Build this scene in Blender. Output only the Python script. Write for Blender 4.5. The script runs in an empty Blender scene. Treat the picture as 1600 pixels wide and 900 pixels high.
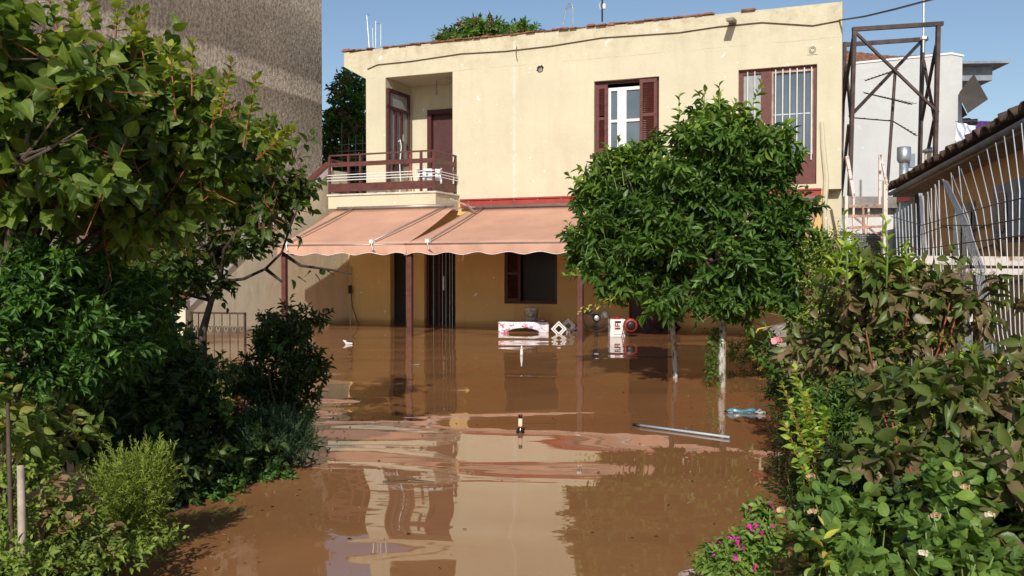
import bpy, math, random
import numpy as np
from mathutils import Vector
sc = bpy.context.scene
COL = sc.collection
R = math.radians
PI = math.pi
# ---------------------------------------------------------------- camera
F = 1450.0; CZ = 1.2; PITCH = R(-1.19)
cam = bpy.data.cameras.new('camera'); cam.sensor_width = 36; cam.lens = F*36/1600
cam.clip_start = 0.05; cam.clip_end = 2000
co = bpy.data.objects.new('camera', cam); COL.objects.link(co)
co.location = (0, 0, CZ); co.rotation_euler = (PI/2+PITCH, 0, 0); sc.camera = co
# ---------------------------------------------------------------- world, sun, exposure
SUN_EL = R(32); SUN_AZ_TRAVEL = R(8.4)      # light travels away from the camera, a little to the right
w = bpy.data.worlds.new("World"); sc.world = w; w.use_nodes = True
nt = w.node_tree; bg = nt.nodes['Background']
sky = nt.nodes.new('ShaderNodeTexSky'); sky.sky_type = 'NISHITA'; sky.sun_disc = False
sky.sun_elevation = SUN_EL; sky.sun_rotation = PI + SUN_AZ_TRAVEL
sky.air_density = 1.0; sky.dust_density = 0.6; sky.ozone_density = 1.6; sky.altitude = 50
nt.links.new(sky.outputs[0], bg.inputs[0]); bg.inputs[1].default_value = 0.108
sl = bpy.data.lights.new('sun', 'SUN'); sl.energy = 4.3; sl.angle = R(0.5); sl.color = (1.0, 0.94, 0.85)
so = bpy.data.objects.new('sun', sl); COL.objects.link(so)
tv = Vector((math.sin(SUN_AZ_TRAVEL)*math.cos(SUN_EL), math.cos(SUN_AZ_TRAVEL)*math.cos(SUN_EL), -math.sin(SUN_EL)))
so.rotation_euler = tv.to_track_quat('-Z', 'Y').to_euler(); so.location = (-2, -10, 12)
vs = sc.view_settings; vs.view_transform = 'Standard'; vs.look = 'None'; vs.exposure = 0; vs.gamma = 1; vs.use_curve_mapping = False
sc.render.engine = 'CYCLES'
sc.cycles.blur_glossy = 0.1; sc.cycles.max_bounces = 8; sc.cycles.transparent_max_bounces = 8
# ---------------------------------------------------------------- geometry helpers
def ray(px, py):
    x = (px-800)/F; z = (450-py)/F
    return Vector((x, math.cos(PITCH)-z*math.sin(PITCH), math.sin(PITCH)+z*math.cos(PITCH)))
def wz(px, py, z=0.0):
    d = ray(px, py); t = (z-CZ)/d.z; return Vector((d.x*t, d.y*t, z))
def at(px, py, Y):
    d = ray(px, py); t = Y/d.y; return Vector((d.x*t, Y, CZ+d.z*t))
class Frame:
    """a horizontal frame turned by a about z at (ox,oy)"""
    def __init__(s, ox, oy, deg):
        s.o = Vector((ox, oy, 0)); s.a = R(deg); s.X = Vector((math.cos(s.a), math.sin(s.a), 0)); s.Y = Vector((-math.sin(s.a), math.cos(s.a), 0))
    def loc(s, p):
        q = Vector(p)-s.o; return Vector((q.dot(s.X), q.dot(s.Y), p[2]))
    def wor(s, x, y, z): return s.o+s.X*x+s.Y*y+Vector((0, 0, z))
    def ony(s, px, py, y=0.0):
        r = ray(px, py); c = Vector((0, 0, CZ)); t = (y+s.o.dot(s.Y))/r.dot(s.Y); return s.loc(c+r*t)
    def onx(s, px, py, x=0.0):
        r = ray(px, py); c = Vector((0, 0, CZ)); t = (x+s.o.dot(s.X))/r.dot(s.X); return s.loc(c+r*t)
HF = Frame(5.84, 16.5, -22)
class MB:
    def __init__(s): s.v = []; s.f = []
    def box(s, x0, x1, y0, y1, z0, z1):
        n = len(s.v)
        s.v += [(x0,y0,z0),(x1,y0,z0),(x1,y1,z0),(x0,y1,z0),(x0,y0,z1),(x1,y0,z1),(x1,y1,z1),(x0,y1,z1)]
        s.f += [tuple(n+i for i in q) for q in ((0,3,2,1),(4,5,6,7),(0,1,5,4),(1,2,6,5),(2,3,7,6),(3,0,4,7))]
        return s
    def quad(s, a, b, c, d):
        n = len(s.v); s.v += [tuple(a), tuple(b), tuple(c), tuple(d)]; s.f.append((n, n+1, n+2, n+3)); return s
    def prism(s, poly, y0, y1, ax='y'):
        n = len(s.v); k = len(poly)
        def P(a, b, y): return (a, y, b) if ax == 'y' else ((y, a, b) if ax == 'x' else (a, b, y))
        for (a, b) in poly: s.v.append(P(a, b, y0))
        for (a, b) in poly: s.v.append(P(a, b, y1))
        s.f.append(tuple(n+i for i in range(k))); s.f.append(tuple(n+k+i for i in reversed(range(k))))
        for i in range(k):
            j = (i+1) % k; s.f.append((n+j, n+i, n+k+i, n+k+j))
        return s
    def bar(s, p, q, w, h=None, up=(0, 0, 1)):
        h = h or w; p = Vector(p); q = Vector(q); d = (q-p).normalized(); u = Vector(up)
        if abs(d.dot(u)) > .98: u = Vector((1, 0, 0))
        a = d.cross(u).normalized(); b = a.cross(d); n = len(s.v)
        for e in (p, q):
            for (i, j) in ((-1,-1),(1,-1),(1,1),(-1,1)): s.v.append(tuple(e+a*(i*w/2)+b*(j*h/2)))
        s.f += [tuple(n+i for i in t) for t in ((0,1,2,3),(7,6,5,4),(0,4,5,1),(1,5,6,2),(2,6,7,3),(3,7,4,0))]
        return s
    def tube(s, pts, r, k=8, caps=True):
        pts = [Vector(p) for p in pts]; m = len(pts); rr = r if isinstance(r, (list, tuple)) else [r]*m
        n = len(s.v); prev = None
        for i, p in enumerate(pts):
            d = (pts[min(i+1, m-1)]-pts[max(i-1, 0)]).normalized()
            if prev is None:
                u = Vector((0, 0, 1)) if abs(d.z) < .9 else Vector((1, 0, 0)); a = d.cross(u).normalized()
            else: a = (prev-d*prev.dot(d)).normalized()
            prev = a; b = d.cross(a)
            for j in range(k):
                t = 2*PI*j/k; s.v.append(tuple(p+(a*math.cos(t)+b*math.sin(t))*rr[i]))
        for i in range(m-1):
            for j in range(k):
                s.f.append((n+i*k+j, n+i*k+(j+1)%k, n+(i+1)*k+(j+1)%k, n+(i+1)*k+j))
        if caps:
            s.f.append(tuple(n+j for j in reversed(range(k)))); s.f.append(tuple(n+(m-1)*k+j for j in range(k)))
        return s
    def lathe(s, prof, c=(0, 0, 0), k=24, axis=None):
        n = len(s.v); m = len(prof); c = Vector(c)
        if axis is None: ax = Vector((0,0,1)); a = Vector((1,0,0)); b = Vector((0,1,0))
        else:
            ax = Vector(axis).normalized(); a = ax.cross(Vector((0,0,1)) if abs(ax.z) < .9 else Vector((1,0,0))).normalized(); b = ax.cross(a)
        for (r, z) in prof:
            for j in range(k):
                t = 2*PI*j/k; s.v.append(tuple(c+ax*z+(a*math.cos(t)+b*math.sin(t))*r))
        for i in range(m-1):
            for j in range(k): s.f.append((n+i*k+j, n+i*k+(j+1)%k, n+(i+1)*k+(j+1)%k, n+(i+1)*k+j))
        s.f.append(tuple(n+j for j in reversed(range(k)))); s.f.append(tuple(n+(m-1)*k+j for j in range(k)))
        return s
    def sheet(s, fn, nu, nv):
        n = len(s.v)
        for i in range(nu+1):
            for j in range(nv+1): s.v.append(tuple(fn(i/nu, j/nv)))
        for i in range(nu):
            for j in range(nv):
                a = n+i*(nv+1)+j; s.f.append((a, a+nv+1, a+nv+2, a+1))
        return s
    def wall(s, x0, x1, z0, z1, y0, y1, holes):
        """slab in the xz plane with rectangular openings and reveals"""
        xs = sorted({x0, x1, *[h[0] for h in holes], *[h[1] for h in holes]}); zs = sorted({z0, z1, *[h[2] for h in holes], *[h[3] for h in holes]})
        def full(i, j):
            if i < 0 or j < 0 or i >= len(xs)-1 or j >= len(zs)-1: return False
            cx = (xs[i]+xs[i+1])/2; cz = (zs[j]+zs[j+1])/2
            return not any(h[0] < cx < h[1] and h[2] < cz < h[3] for h in holes)
        for i in range(len(xs)-1):
            for j in range(len(zs)-1):
                if not full(i, j): continue
                a, b, c, d = xs[i], xs[i+1], zs[j], zs[j+1]
                s.quad((a,y0,c),(b,y0,c),(b,y0,d),(a,y0,d)); s.quad((b,y1,c),(a,y1,c),(a,y1,d),(b,y1,d))
                if not full(i-1, j): s.quad((a,y1,c),(a,y0,c),(a,y0,d),(a,y1,d))
                if not full(i+1, j): s.quad((b,y0,c),(b,y1,c),(b,y1,d),(b,y0,d))
                if not full(i, j-1): s.quad((a,y1,c),(b,y1,c),(b,y0,c),(a,y0,c))
                if not full(i, j+1): s.quad((a,y0,d),(b,y0,d),(b,y1,d),(a,y1,d))
        return s
    def build(s, name, m, parent=None, smooth=False, bevel=0, weld=False):
        me = bpy.data.meshes.new(name); me.from_pydata(s.v, [], s.f); me.update()
        if weld:
            import bmesh
            b = bmesh.new(); b.from_mesh(me); bmesh.ops.remove_doubles(b, verts=b.verts, dist=1e-4); b.to_mesh(me); b.free()
        if smooth: me.polygons.foreach_set('use_smooth', [True]*len(me.polygons))
        me.materials.append(m)
        o = bpy.data.objects.new(name, me); COL.objects.link(o); o.parent = parent
        if bevel:
            bv = o.modifiers.new('bevel', 'BEVEL'); bv.width = bevel; bv.segments = 2; bv.limit_method = 'ANGLE'
        if smooth == 'auto': pass
        return o
def tag(o, label=None, cat=None, group=None, kind=None):
    if label: o['label'] = label
    if cat: o['category'] = cat
    if group: o['group'] = group
    if kind: o['kind'] = kind
    return o
def empty(name, loc=(0,0,0), rz=0, label=None, cat=None, group=None):
    o = bpy.data.objects.new(name, None); COL.objects.link(o); o.location = loc; o.rotation_euler = (0, 0, rz); o.empty_display_size = .1
    return tag(o, label, cat, group)
# ---------------------------------------------------------------- materials
def lin(r, g, b):
    f = lambda c: (c/255/12.92) if c <= 10 else ((c/255+.055)/1.055)**2.4
    return (f(r), f(g), f(b), 1)
class NT:
    def __init__(s, name):
        s.m = bpy.data.materials.new(name); s.m.use_nodes = True; s.t = s.m.node_tree
        s.b = s.t.nodes['Principled BSDF']; s.out = s.t.nodes['Material Output']
    def n(s, typ, **kw):
        x = s.t.nodes.new(typ)
        for k, v in kw.items():
            if k.startswith('i_'):
                key = k[2:].replace('_', ' ')
                x.inputs[key].default_value = v
            else: setattr(x, k, v)
        return x
    def l(s, a, b): s.t.links.new(a, b)
    def coord(s, scale=(1,1,1), kind='Object'):
        tc = s.n('ShaderNodeTexCoord'); mp = s.n('ShaderNodeMapping'); mp.inputs['Scale'].default_value = scale
        s.l(tc.outputs[kind], mp.inputs['Vector']); return mp.outputs[0]
    def noise(s, scale, detail=4, rough=.6, vec=None, dist=0):
        x = s.n('ShaderNodeTexNoise'); x.inputs['Scale'].default_value = scale; x.inputs['Detail'].default_value = detail; x.inputs['Roughness'].default_value = rough; x.inputs['Distortion'].default_value = dist
        if vec is not None: s.l(vec, x.inputs['Vector'])
        return x.outputs['Fac']
    def ramp(s, fac, stops):
        x = s.n('ShaderNodeValToRGB'); e = x.color_ramp.elements
        while len(e) < len(stops): e.new(.5)
        for i, (p, c) in enumerate(stops): e[i].position = p; e[i].color = c if len(c) == 4 else (*c, 1)
        s.l(fac, x.inputs[0]); return x.outputs[0]
    def mix(s, fac, a, b, mode='MIX'):
        x = s.n('ShaderNodeMix', data_type='RGBA', blend_type=mode)
        for inp, v in ((x.inputs[0], fac), (x.inputs[6], a), (x.inputs[7], b)):
            if hasattr(v, 'links') or isinstance(v, bpy.types.NodeSocket): s.l(v, inp)
            else: inp.default_value = v
        return x.outputs[2]
    def math(s, op, a, b=None):
        x = s.n('ShaderNodeMath', operation=op)
        for i, v in enumerate((a, b)):
            if v is None: continue
            if isinstance(v, bpy.types.NodeSocket): s.l(v, x.inputs[i])
            else: x.inputs[i].default_value = v
        return x.outputs[0]
    def bump(s, h, strength=.5, dist=.01, nrm=None):
        x = s.n('ShaderNodeBump'); x.inputs['Strength'].default_value = strength; x.inputs['Distance'].default_value = dist
        s.l(h, x.inputs['Height'])
        if nrm is not None: s.l(nrm, x.inputs['Normal'])
        s.l(x.outputs[0], s.b.inputs['Normal']); return x.outputs[0]
def dark(c, k): return (c[0]*k, c[1]*k, c[2]*k, 1)
def simple(name, c, rough=.6, metal=0, var=.25, nscale=6, bump=.15, bscale=60, spec=.4):
    q = NT(name); v = q.coord()
    f = q.noise(nscale, 5, .65, v); col = q.ramp(f, [(.3, dark(c, 1-var)), (.7, dark(c, 1+var*.6))])
    q.l(col, q.b.inputs['Base Color']); q.b.inputs['Roughness'].default_value = rough; q.b.inputs['Metallic'].default_value = metal
    q.b.inputs['Specular IOR Level'].default_value = spec
    if bump: q.bump(q.noise(bscale, 3, .6, v), bump, .004)
    return q.m
def plaster(name, c, stain, chips=(.85,.83,.78,1), amount=.5):
    q = NT(name); v = q.coord(); vz = q.coord((1.4, 1.4, .22))
    big = q.noise(.9, 6, .62, v); fine = q.noise(22, 5, .7, v); streak = q.noise(2.2, 6, .7, vz)
    col = q.ramp(big, [(.3, dark(c, .9)), (.7, dark(c, 1.04))])
    col = q.mix(q.math('MULTIPLY', q.ramp(streak, [(.5, (0,0,0,1)), (.72, (1,1,1,1))]), amount*.45), col, stain)
    col = q.mix(q.math('MULTIPLY', q.ramp(fine, [(.5, (0,0,0,1)), (.8, (1,1,1,1))]), amount*.25), col, stain)
    spots = q.noise(5.5, 4, .55, v, .6); col = q.mix(q.ramp(spots, [(.69, (0,0,0,1)), (.70, (1,1,1,1))]), col, chips)
    if name == 'cream_plaster':
        tc0 = q.n('ShaderNodeTexCoord'); s0 = q.n('ShaderNodeSeparateXYZ'); q.l(tc0.outputs['Object'], s0.inputs[0])
        dx = q.math('ABSOLUTE', q.math('ADD', q.math('ADD', s0.outputs[0], 6.22), q.math('MULTIPLY', q.noise(6, 3, .6, v), .05)))
        ln = q.math('MULTIPLY', q.math('LESS_THAN', dx, .028), q.ramp(q.noise(3, 5, .7, v), [(.42, (0,0,0,1)), (.5, (1,1,1,1))]))
        col = q.mix(q.math('MULTIPLY', ln, .6), col, (.74, .69, .58, 1))
        dz = q.math('ABSOLUTE', q.math('ADD', q.math('ADD', s0.outputs[2], -5.33), q.math('MULTIPLY', q.noise(2.2, 4, .6, v), .06)))
        col = q.mix(q.math('MULTIPLY', q.math('LESS_THAN', dz, .006), q.ramp(q.noise(1.4, 4, .7, v), [(.45, (0,0,0,1)), (.55, (.6,.6,.6,1))])), col, stain)
    # damp soft stains low and grime near the top edge
    tc = q.n('ShaderNodeTexCoord'); sx = q.n('ShaderNodeSeparateXYZ'); q.l(tc.outputs['Object'], sx.inputs[0])
    top = q.n('ShaderNodeMapRange'); top.inputs[1].default_value = 5.2; top.inputs[2].default_value = 6.0; q.l(sx.outputs[2], top.inputs[0])
    gr = q.math('MULTIPLY', top.outputs[0], q.ramp(q.noise(4, 8, .75, v), [(.46, (0,0,0,1)), (.62, (1,1,1,1))]))
    col = q.mix(q.math('MULTIPLY', gr, .75), col, stain)
    wb = q.n('ShaderNodeMapRange'); wb.inputs[1].default_value = .22; wb.inputs[2].default_value = .10; q.l(q.math('ADD', sx.outputs[2], q.math('MULTIPLY', q.noise(2.5, 4, .6, v), .12)), wb.inputs[0])
    col = q.mix(q.math('MULTIPLY', wb.outputs[0], .65), col, (.20, .11, .05, 1))
    q.l(col, q.b.inputs['Base Color']); q.b.inputs['Roughness'].default_value = .9; q.b.inputs['Specular IOR Level'].default_value = .2
    h = q.math('ADD', q.math('MULTIPLY', q.noise(3, 5, .6, v), 1.6), q.math('MULTIPLY', fine, .5)); q.bump(h, .55, .012)
    return q.m
M = {}
M['cream'] = plaster('cream_plaster', (.645, .59, .43, 1), (.42, .34, .21, 1))
M['creamstair'] = plaster('stair_plaster', (.78, .69, .49, 1), (.42, .34, .22, 1), amount=1)
M['ochre'] = plaster('ochre_plaster', (.72, .50, .21, 1), (.42, .27, .1, 1))
M['orange'] = plaster('orange_plaster', (.56, .39, .20, 1), (.32, .22, .12, 1), amount=1)
M['greywall'] = plaster('grey_paint', (.56, .565, .56, 1), (.5, .5, .49, 1), (.65,.65,.64,1), .3)
M['whitewall'] = plaster('white_wall', (.7, .69, .68, 1), (.45, .42, .38, 1), amount=1)
M['bluegrey'] = simple('blue_grey_render', (.24, .28, .33, 1), .8, var=.3)
M['maroon'] = simple('maroon_paint', (.135, .042, .034, 1), .5, var=.35, nscale=12)
M['maroond'] = simple('dark_maroon_wood', (.075, .02, .022, 1), .5, var=.3, nscale=12)
M['redstrip'] = simple('red_sheet_metal', (.36, .055, .045, 1), .4, var=.2, nscale=4)
M['postred'] = simple('post_paint', (.12, .042, .036, 1), .5, var=.35, nscale=9)
M['brownsteel'] = simple('brown_steel', (.085, .055, .045, 1), .55, metal=.2, var=.6, nscale=5)
M['rust'] = simple('rusty_white_paint', (.5, .30, .22, 1), .8, var=.7, nscale=14)
M['white'] = simple('white_paint', (.78, .78, .76, 1), .45, var=.08)
M['whiteplastic'] = simple('white_plastic', (.8, .8, .8, 1), .35, var=.05, bump=0)
M['marble'] = simple('marble_edge', (.68, .64, .58, 1), .5, var=.3)
M['galv'] = simple('galvanised_steel', (.52, .56, .58, 1), .38, metal=.75, var=.25, nscale=14)
M['wire'] = simple('steel_rod', (.62, .64, .66, 1), .4, metal=.2, var=.25)
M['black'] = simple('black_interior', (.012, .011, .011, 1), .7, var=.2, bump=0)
M['blackplastic'] = simple('black_plastic', (.02, .02, .02, 1), .4, var=.2, bump=0)
M['cable'] = simple('cable_rubber', (.12, .08, .055, 1), .7, var=.4)
M['concrete'] = simple('concrete', (.28, .26, .23, 1), .95, var=.4, nscale=4, bump=.6, bscale=30)
M['glass'] = simple('window_glass', (.10, .13, .15, 1), .06, var=.3, nscale=1.2, bump=0, spec=1)
M['frost'] = simple('patterned_glass', (.34, .36, .36, 1), .3, var=.2, nscale=3, bump=.4, bscale=120)
M['darkglass'] = simple('dark_glass', (.012, .011, .010, 1), .25, var=.2, bump=0, spec=.25)
M['tileroof'] = simple('terracotta', (.27, .12, .075, 1), .9, var=.7, nscale=9, bump=.5, bscale=40)
M['oldtile'] = simple('old_tile', (.13, .085, .065, 1), .95, var=.8, nscale=8, bump=.5, bscale=40)
M['pole'] = simple('metal_arm', (.36, .30, .27, 1), .4, metal=.5, var=.2)
M['soil'] = simple('wet_soil', (.055, .032, .02, 1), .85, var=.5, nscale=7, bump=1, bscale=25)
M['bark'] = simple('bark', (.10, .075, .055, 1), .9, var=.5, nscale=18, bump=.8, bscale=60)
M['stem'] = simple('brown_stem', (.09, .06, .035, 1), .8, var=.4, nscale=18)
M['redstem'] = simple('red_stem', (.26, .07, .035, 1), .55, var=.4, nscale=18)
M['greenstem'] = simple('green_stem', (.16, .24, .06, 1), .6, var=.3, nscale=18)
M['darkbark'] = simple('dark_bark', (.05, .035, .028, 1), .9, var=.4, nscale=18, bump=.6)
M['deadwood'] = simple('weathered_stake', (.42, .34, .26, 1), .85, var=.4, nscale=16)
M['redhose'] = simple('red_hose', (.25, .02, .02, 1), .4, var=.2)
M['shade'] = simple('dark_awning_cloth', (.07, .058, .05, 1), .9, var=.15)
M['purple'] = simple('purple_cloth', (.12, .04, .22, 1), .9, var=.2)
M['blackcloth'] = simple('black_cloth', (.015, .015, .022, 1), .9, var=.2)
M['redenamel'] = simple('red_enamel', (.28, .025, .02, 1), .4, var=.15, bump=0)
M['yellow'] = simple('yellow_paint', (.6, .42, .06, 1), .5, var=.3)
M['blueplastic'] = simple('blue_film', (.09, .26, .36, 1), .25, var=.4, nscale=20, bump=.8, bscale=30, spec=.8)
M['pink'] = simple('pink_petal', (.75, .28, .30, 1), .6, var=.2)
M['magenta'] = simple('magenta_petal', (.62, .03, .30, 1), .6, var=.3)
M['drypetal'] = simple('dried_petal', (.50, .33, .17, 1), .9, var=.5, nscale=40)
M['creampetal'] = simple('cream_petal', (.72, .62, .44, 1), .8, var=.2)
M['pot'] = simple('pot_rim', (.45, .33, .26, 1), .7, var=.4)
def trunkwhite():
    q = NT('whitewashed_bark'); v = q.coord((1,1,.35)); f = q.noise(30, 6, .7, v)
    q.l(q.ramp(f, [(.38, (.10, .07, .05, 1)), (.55, (.55, .52, .47, 1))]), q.b.inputs['Base Color']); q.b.inputs['Roughness'].default_value = .9
    q.bump(f, .8, .01); return q.m
M['trunkwhite'] = trunkwhite()
def rustpaint():
    q = NT('white_paint_over_rust'); v = q.coord(); f = q.noise(9, 7, .7, v)
    q.l(q.ramp(f, [(.38, (.26, .10, .05, 1)), (.45, (.74, .67, .60, 1))]), q.b.inputs['Base Color']); q.b.inputs['Roughness'].default_value = .75; q.bump(f, .5, .006); return q.m
M['rustpaint'] = rustpaint()
def awn():
    q = NT('awning_cloth'); v = q.coord(); f = q.noise(1.5, 6, .6, v); c = (.70, .40, .285, 1)
    col = q.ramp(f, [(.3, dark(c, .82)), (.7, dark(c, 1.06))]); col = q.mix(q.math('MULTIPLY', q.ramp(q.noise(2.6, 8, .75, v), [(.5, (0,0,0,1)), (.7, (1,1,1,1))]), .35), col, (.48, .36, .27, 1))
    q.l(col, q.b.inputs['Base Color']); q.b.inputs['Roughness'].default_value = .85; q.b.inputs['Specular IOR Level'].default_value = .15
    q.bump(q.noise(4, 3, .5, v), .25, .02)
    tr = q.n('ShaderNodeBsdfTranslucent'); tr.inputs[0].default_value = (.62, .27, .12, 1)
    mx = q.n('ShaderNodeMixShader'); mx.inputs[0].default_value = .16
    q.l(q.b.outputs[0], mx.inputs[1]); q.l(tr.outputs[0], mx.inputs[2]); q.l(mx.outputs[0], q.out.inputs[0]); return q.m
M['awning'] = awn()
def roughcast():
    q = NT('roughcast'); v = q.coord(); vs_ = q.coord((1, 1, .85))
    g = q.noise(15, 5, .68, vs_); big = q.noise(.8, 4, .6, v)
    tc = q.n('ShaderNodeTexCoord'); sx = q.n('ShaderNodeSeparateXYZ'); q.l(tc.outputs['Object'], sx.inputs[0])
    z = q.math('ADD', sx.outputs[2], q.math('MULTIPLY', q.noise(.5, 3, .5, v), .35))
    mr = q.n('ShaderNodeMapRange'); mr.inputs[1].default_value = 2; mr.inputs[2].default_value = 10; q.l(z, mr.inputs[0])
    D_ = (.0, .0, .0, 1); L_ = (1, 1, 1, 1)
    p = lambda zz: (zz-2)/8
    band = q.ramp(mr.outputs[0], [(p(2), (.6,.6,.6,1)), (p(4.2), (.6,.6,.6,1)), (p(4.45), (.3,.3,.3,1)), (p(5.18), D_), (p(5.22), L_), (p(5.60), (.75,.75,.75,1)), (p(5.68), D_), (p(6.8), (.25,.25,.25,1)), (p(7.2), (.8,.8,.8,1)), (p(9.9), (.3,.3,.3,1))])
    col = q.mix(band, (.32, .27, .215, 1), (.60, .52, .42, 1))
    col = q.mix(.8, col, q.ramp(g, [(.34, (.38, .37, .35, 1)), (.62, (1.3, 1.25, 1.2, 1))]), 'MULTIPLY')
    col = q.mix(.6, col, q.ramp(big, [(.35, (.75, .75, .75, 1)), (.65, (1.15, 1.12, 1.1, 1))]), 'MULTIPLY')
    q.l(col, q.b.inputs['Base Color']); q.b.inputs['Roughness'].default_value = 1; q.b.inputs['Specular IOR Level'].default_value = .1
    q.bump(g, 1.0, .035); return q.m
M['roughcast'] = roughcast()
def watermat():
    q = NT('muddy_water'); v = q.coord()
    f = q.noise(.55, 5, .6, v, .8)
    col = q.ramp(f, [(.3, (.27, .122, .048, 1)), (.7, (.325, .155, .064, 1))])
    q.l(col, q.b.inputs['Base Color']); q.b.inputs['Roughness'].default_value = .02; q.b.inputs['IOR'].default_value = 1.45
    v1 = q.coord((.48, .9, 1)); v2 = q.coord((.35, 1.25, 1))
    a = q.noise(1.05, 0, .3, v1, .5); b = q.noise(3.6, 2, .5, v2, .3)
    m = q.noise(.35, 2, .5, v); m = q.ramp(m, [(.42, (.12,.12,.12,1)), (.6, (1,1,1,1))])
    h = q.math('ADD', q.math('MULTIPLY', a, 1.0), q.math('MULTIPLY', q.math('MULTIPLY', b, m), .07))
    q.bump(h, 1.0, .029); return q.m
M['water'] = watermat()
def leafmat(name, stops, trans=.28, rough=.5, rib=(.28,.35,.1), ribamt=.4, spec=.26):
    q = NT(name)
    a = q.n('ShaderNodeAttribute', attribute_name='tint'); r = q.n('ShaderNodeAttribute', attribute_name='rib')
    v = q.coord(); sp = q.noise(60, 2, .5, v)
    fac = q.math('ADD', a.outputs['Fac'], q.math('MULTIPLY', q.math('SUBTRACT', sp, .5), .25))
    col = q.ramp(fac, stops)
    col = q.mix(q.math('MULTIPLY', q.math('SUBTRACT', 1.0, q.ramp(r.outputs['Fac'], [(0, (0,0,0,1)), (.25, (1,1,1,1))])), ribamt), col, (*rib, 1))
    q.l(col, q.b.inputs['Base Color']); q.b.inputs['Roughness'].default_value = rough; q.b.inputs['Specular IOR Level'].default_value = spec
    q.bump(q.noise(45, 2, .5, v), .35, .004)
    tr = q.n('ShaderNodeBsdfTranslucent'); q.l(q.mix(1.0, col, (1.9, 2.1, .6, 1), 'MULTIPLY'), tr.inputs[0])
    mx = q.n('ShaderNodeMixShader'); mx.inputs[0].default_value = trans
    q.l(q.b.outputs[0], mx.inputs[1]); q.l(tr.outputs[0], mx.inputs[2]); q.l(mx.outputs[0], q.out.inputs[0]); return q.m
L = {}
L['citrus'] = leafmat('citrus_leaf', [(0, (.026, .062, .012, 1)), (.45, (.055, .118, .020, 1)), (.7, (.10, .19, .026, 1)), (1, (.30, .40, .06, 1))], .22, .38)
L['apricot'] = leafmat('broad_leaf', [(0, (.028, .050, .010, 1)), (.45, (.085, .140, .024, 1)), (.75, (.19, .26, .04, 1)), (1, (.40, .38, .07, 1))], .36, .42)
L['small'] = leafmat('small_leaf', [(0, (.022, .055, .014, 1)), (.5, (.050, .125, .022, 1)), (1, (.15, .29, .035, 1))], .22, .42)
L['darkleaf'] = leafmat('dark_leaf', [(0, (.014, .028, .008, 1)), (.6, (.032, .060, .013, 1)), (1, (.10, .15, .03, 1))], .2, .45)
L['needle'] = leafmat('rosemary_leaf', [(0, (.08, .13, .02, 1)), (.5, (.19, .26, .04, 1)), (1, (.40, .44, .09, 1))], .2, .5)
L['greyneedle'] = leafmat('grey_green_leaf', [(0, (.02, .05, .02, 1)), (.6, (.05, .10, .05, 1)), (1, (.10, .17, .09, 1))], .15, .6)
L['purple'] = leafmat('bronze_leaf', [(0, (.055, .11, .018, 1)), (.42, (.10, .14, .030, 1)), (.66, (.16, .12, .06, 1)), (1, (.26, .165, .10, 1))], .18, .38, (.16,.09,.05), .4)
L['young'] = leafmat('young_leaf', [(0, (.22, .34, .04, 1)), (.6, (.42, .52, .09, 1)), (1, (.6, .62, .18, 1))], .38, .45)
L['rose'] = leafmat('rose_leaf', [(0, (.045, .09, .02, 1)), (.5, (.10, .18, .035, 1)), (1, (.23, .33, .06, 1))], .25, .42)
L['yellow'] = leafmat('yellow_leaf', [(0, (.30, .38, .04, 1)), (.6, (.55, .52, .07, 1)), (1, (.62, .42, .12, 1))], .3, .5)
L['autumn'] = leafmat('fading_leaf', [(0, (.05, .11, .02, 1)), (.5, (.16, .20, .04, 1)), (.8, (.30, .26, .06, 1)), (1, (.32, .16, .07, 1))], .25, .5)
L['dead'] = leafmat('dead_leaf', [(0, (.16, .08, .04, 1)), (.6, (.36, .22, .12, 1)), (1, (.52, .36, .22, 1))], .15, .8)
L['pods'] = leafmat('seed_pod', [(0, (.13, .085, .04, 1)), (1, (.30, .17, .09, 1))], .15, .8)
L['flowerlet'] = leafmat('flower_cluster', [(0, (.22, .26, .04, 1)), (1, (.45, .42, .08, 1))], .3, .6)
L['redleaf'] = leafmat('red_brown_leaf', [(0, (.06, .02, .015, 1)), (1, (.18, .05, .04, 1))], .2, .5)
# ---------------------------------------------------------------- foliage
SHAPES = {}
def shape(name, prof, fold, curl):
    """midrib stations (t, halfwidth); leaf as 2 strips"""
    V = []; Fc = []; rb = []
    V.append((0, 0, 0)); rb.append(0); prev = None
    for (t, hw) in prof:
        i = len(V); up = curl*t*t
        V += [(t, -hw, up+fold*hw), (t, 0, up), (t, hw, up+fold*hw)]; rb += [1, 0, 1]
        if prev is None: Fc += [(0, i, i+1), (0, i+1, i+2)]
        else: Fc += [(prev, i, i+1, prev+1), (prev+1, i+1, i+2, prev+2)]
        prev = i
    V.append((1, 0, curl)); rb.append(0); i = len(V)-1
    Fc += [(prev, i, prev+1), (prev+1, i, prev+2)]
    SHAPES[name] = (np.array(V, float), Fc, np.array(rb, float))
shape('lance', [(.14, .24), (.36, .47), (.62, .42), (.84, .20)], .35, -.16)
shape('broad', [(.05, .26), (.2, .46), (.40, .50), (.62, .40), (.82, .20)], .26, -.20)
shape('ovate', [(.08, .22), (.25, .44), (.45, .50), (.66, .38), (.85, .16)], .28, -.26)
shape('round', [(.1, .28), (.3, .47), (.55, .5), (.78, .38), (.92, .2)], .2, -.10)
shape('needle', [(.3, .5), (.7, .45)], .3, .05)
def unit(a): return a/np.maximum(np.linalg.norm(a, axis=1, keepdims=True), 1e-9)
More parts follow.
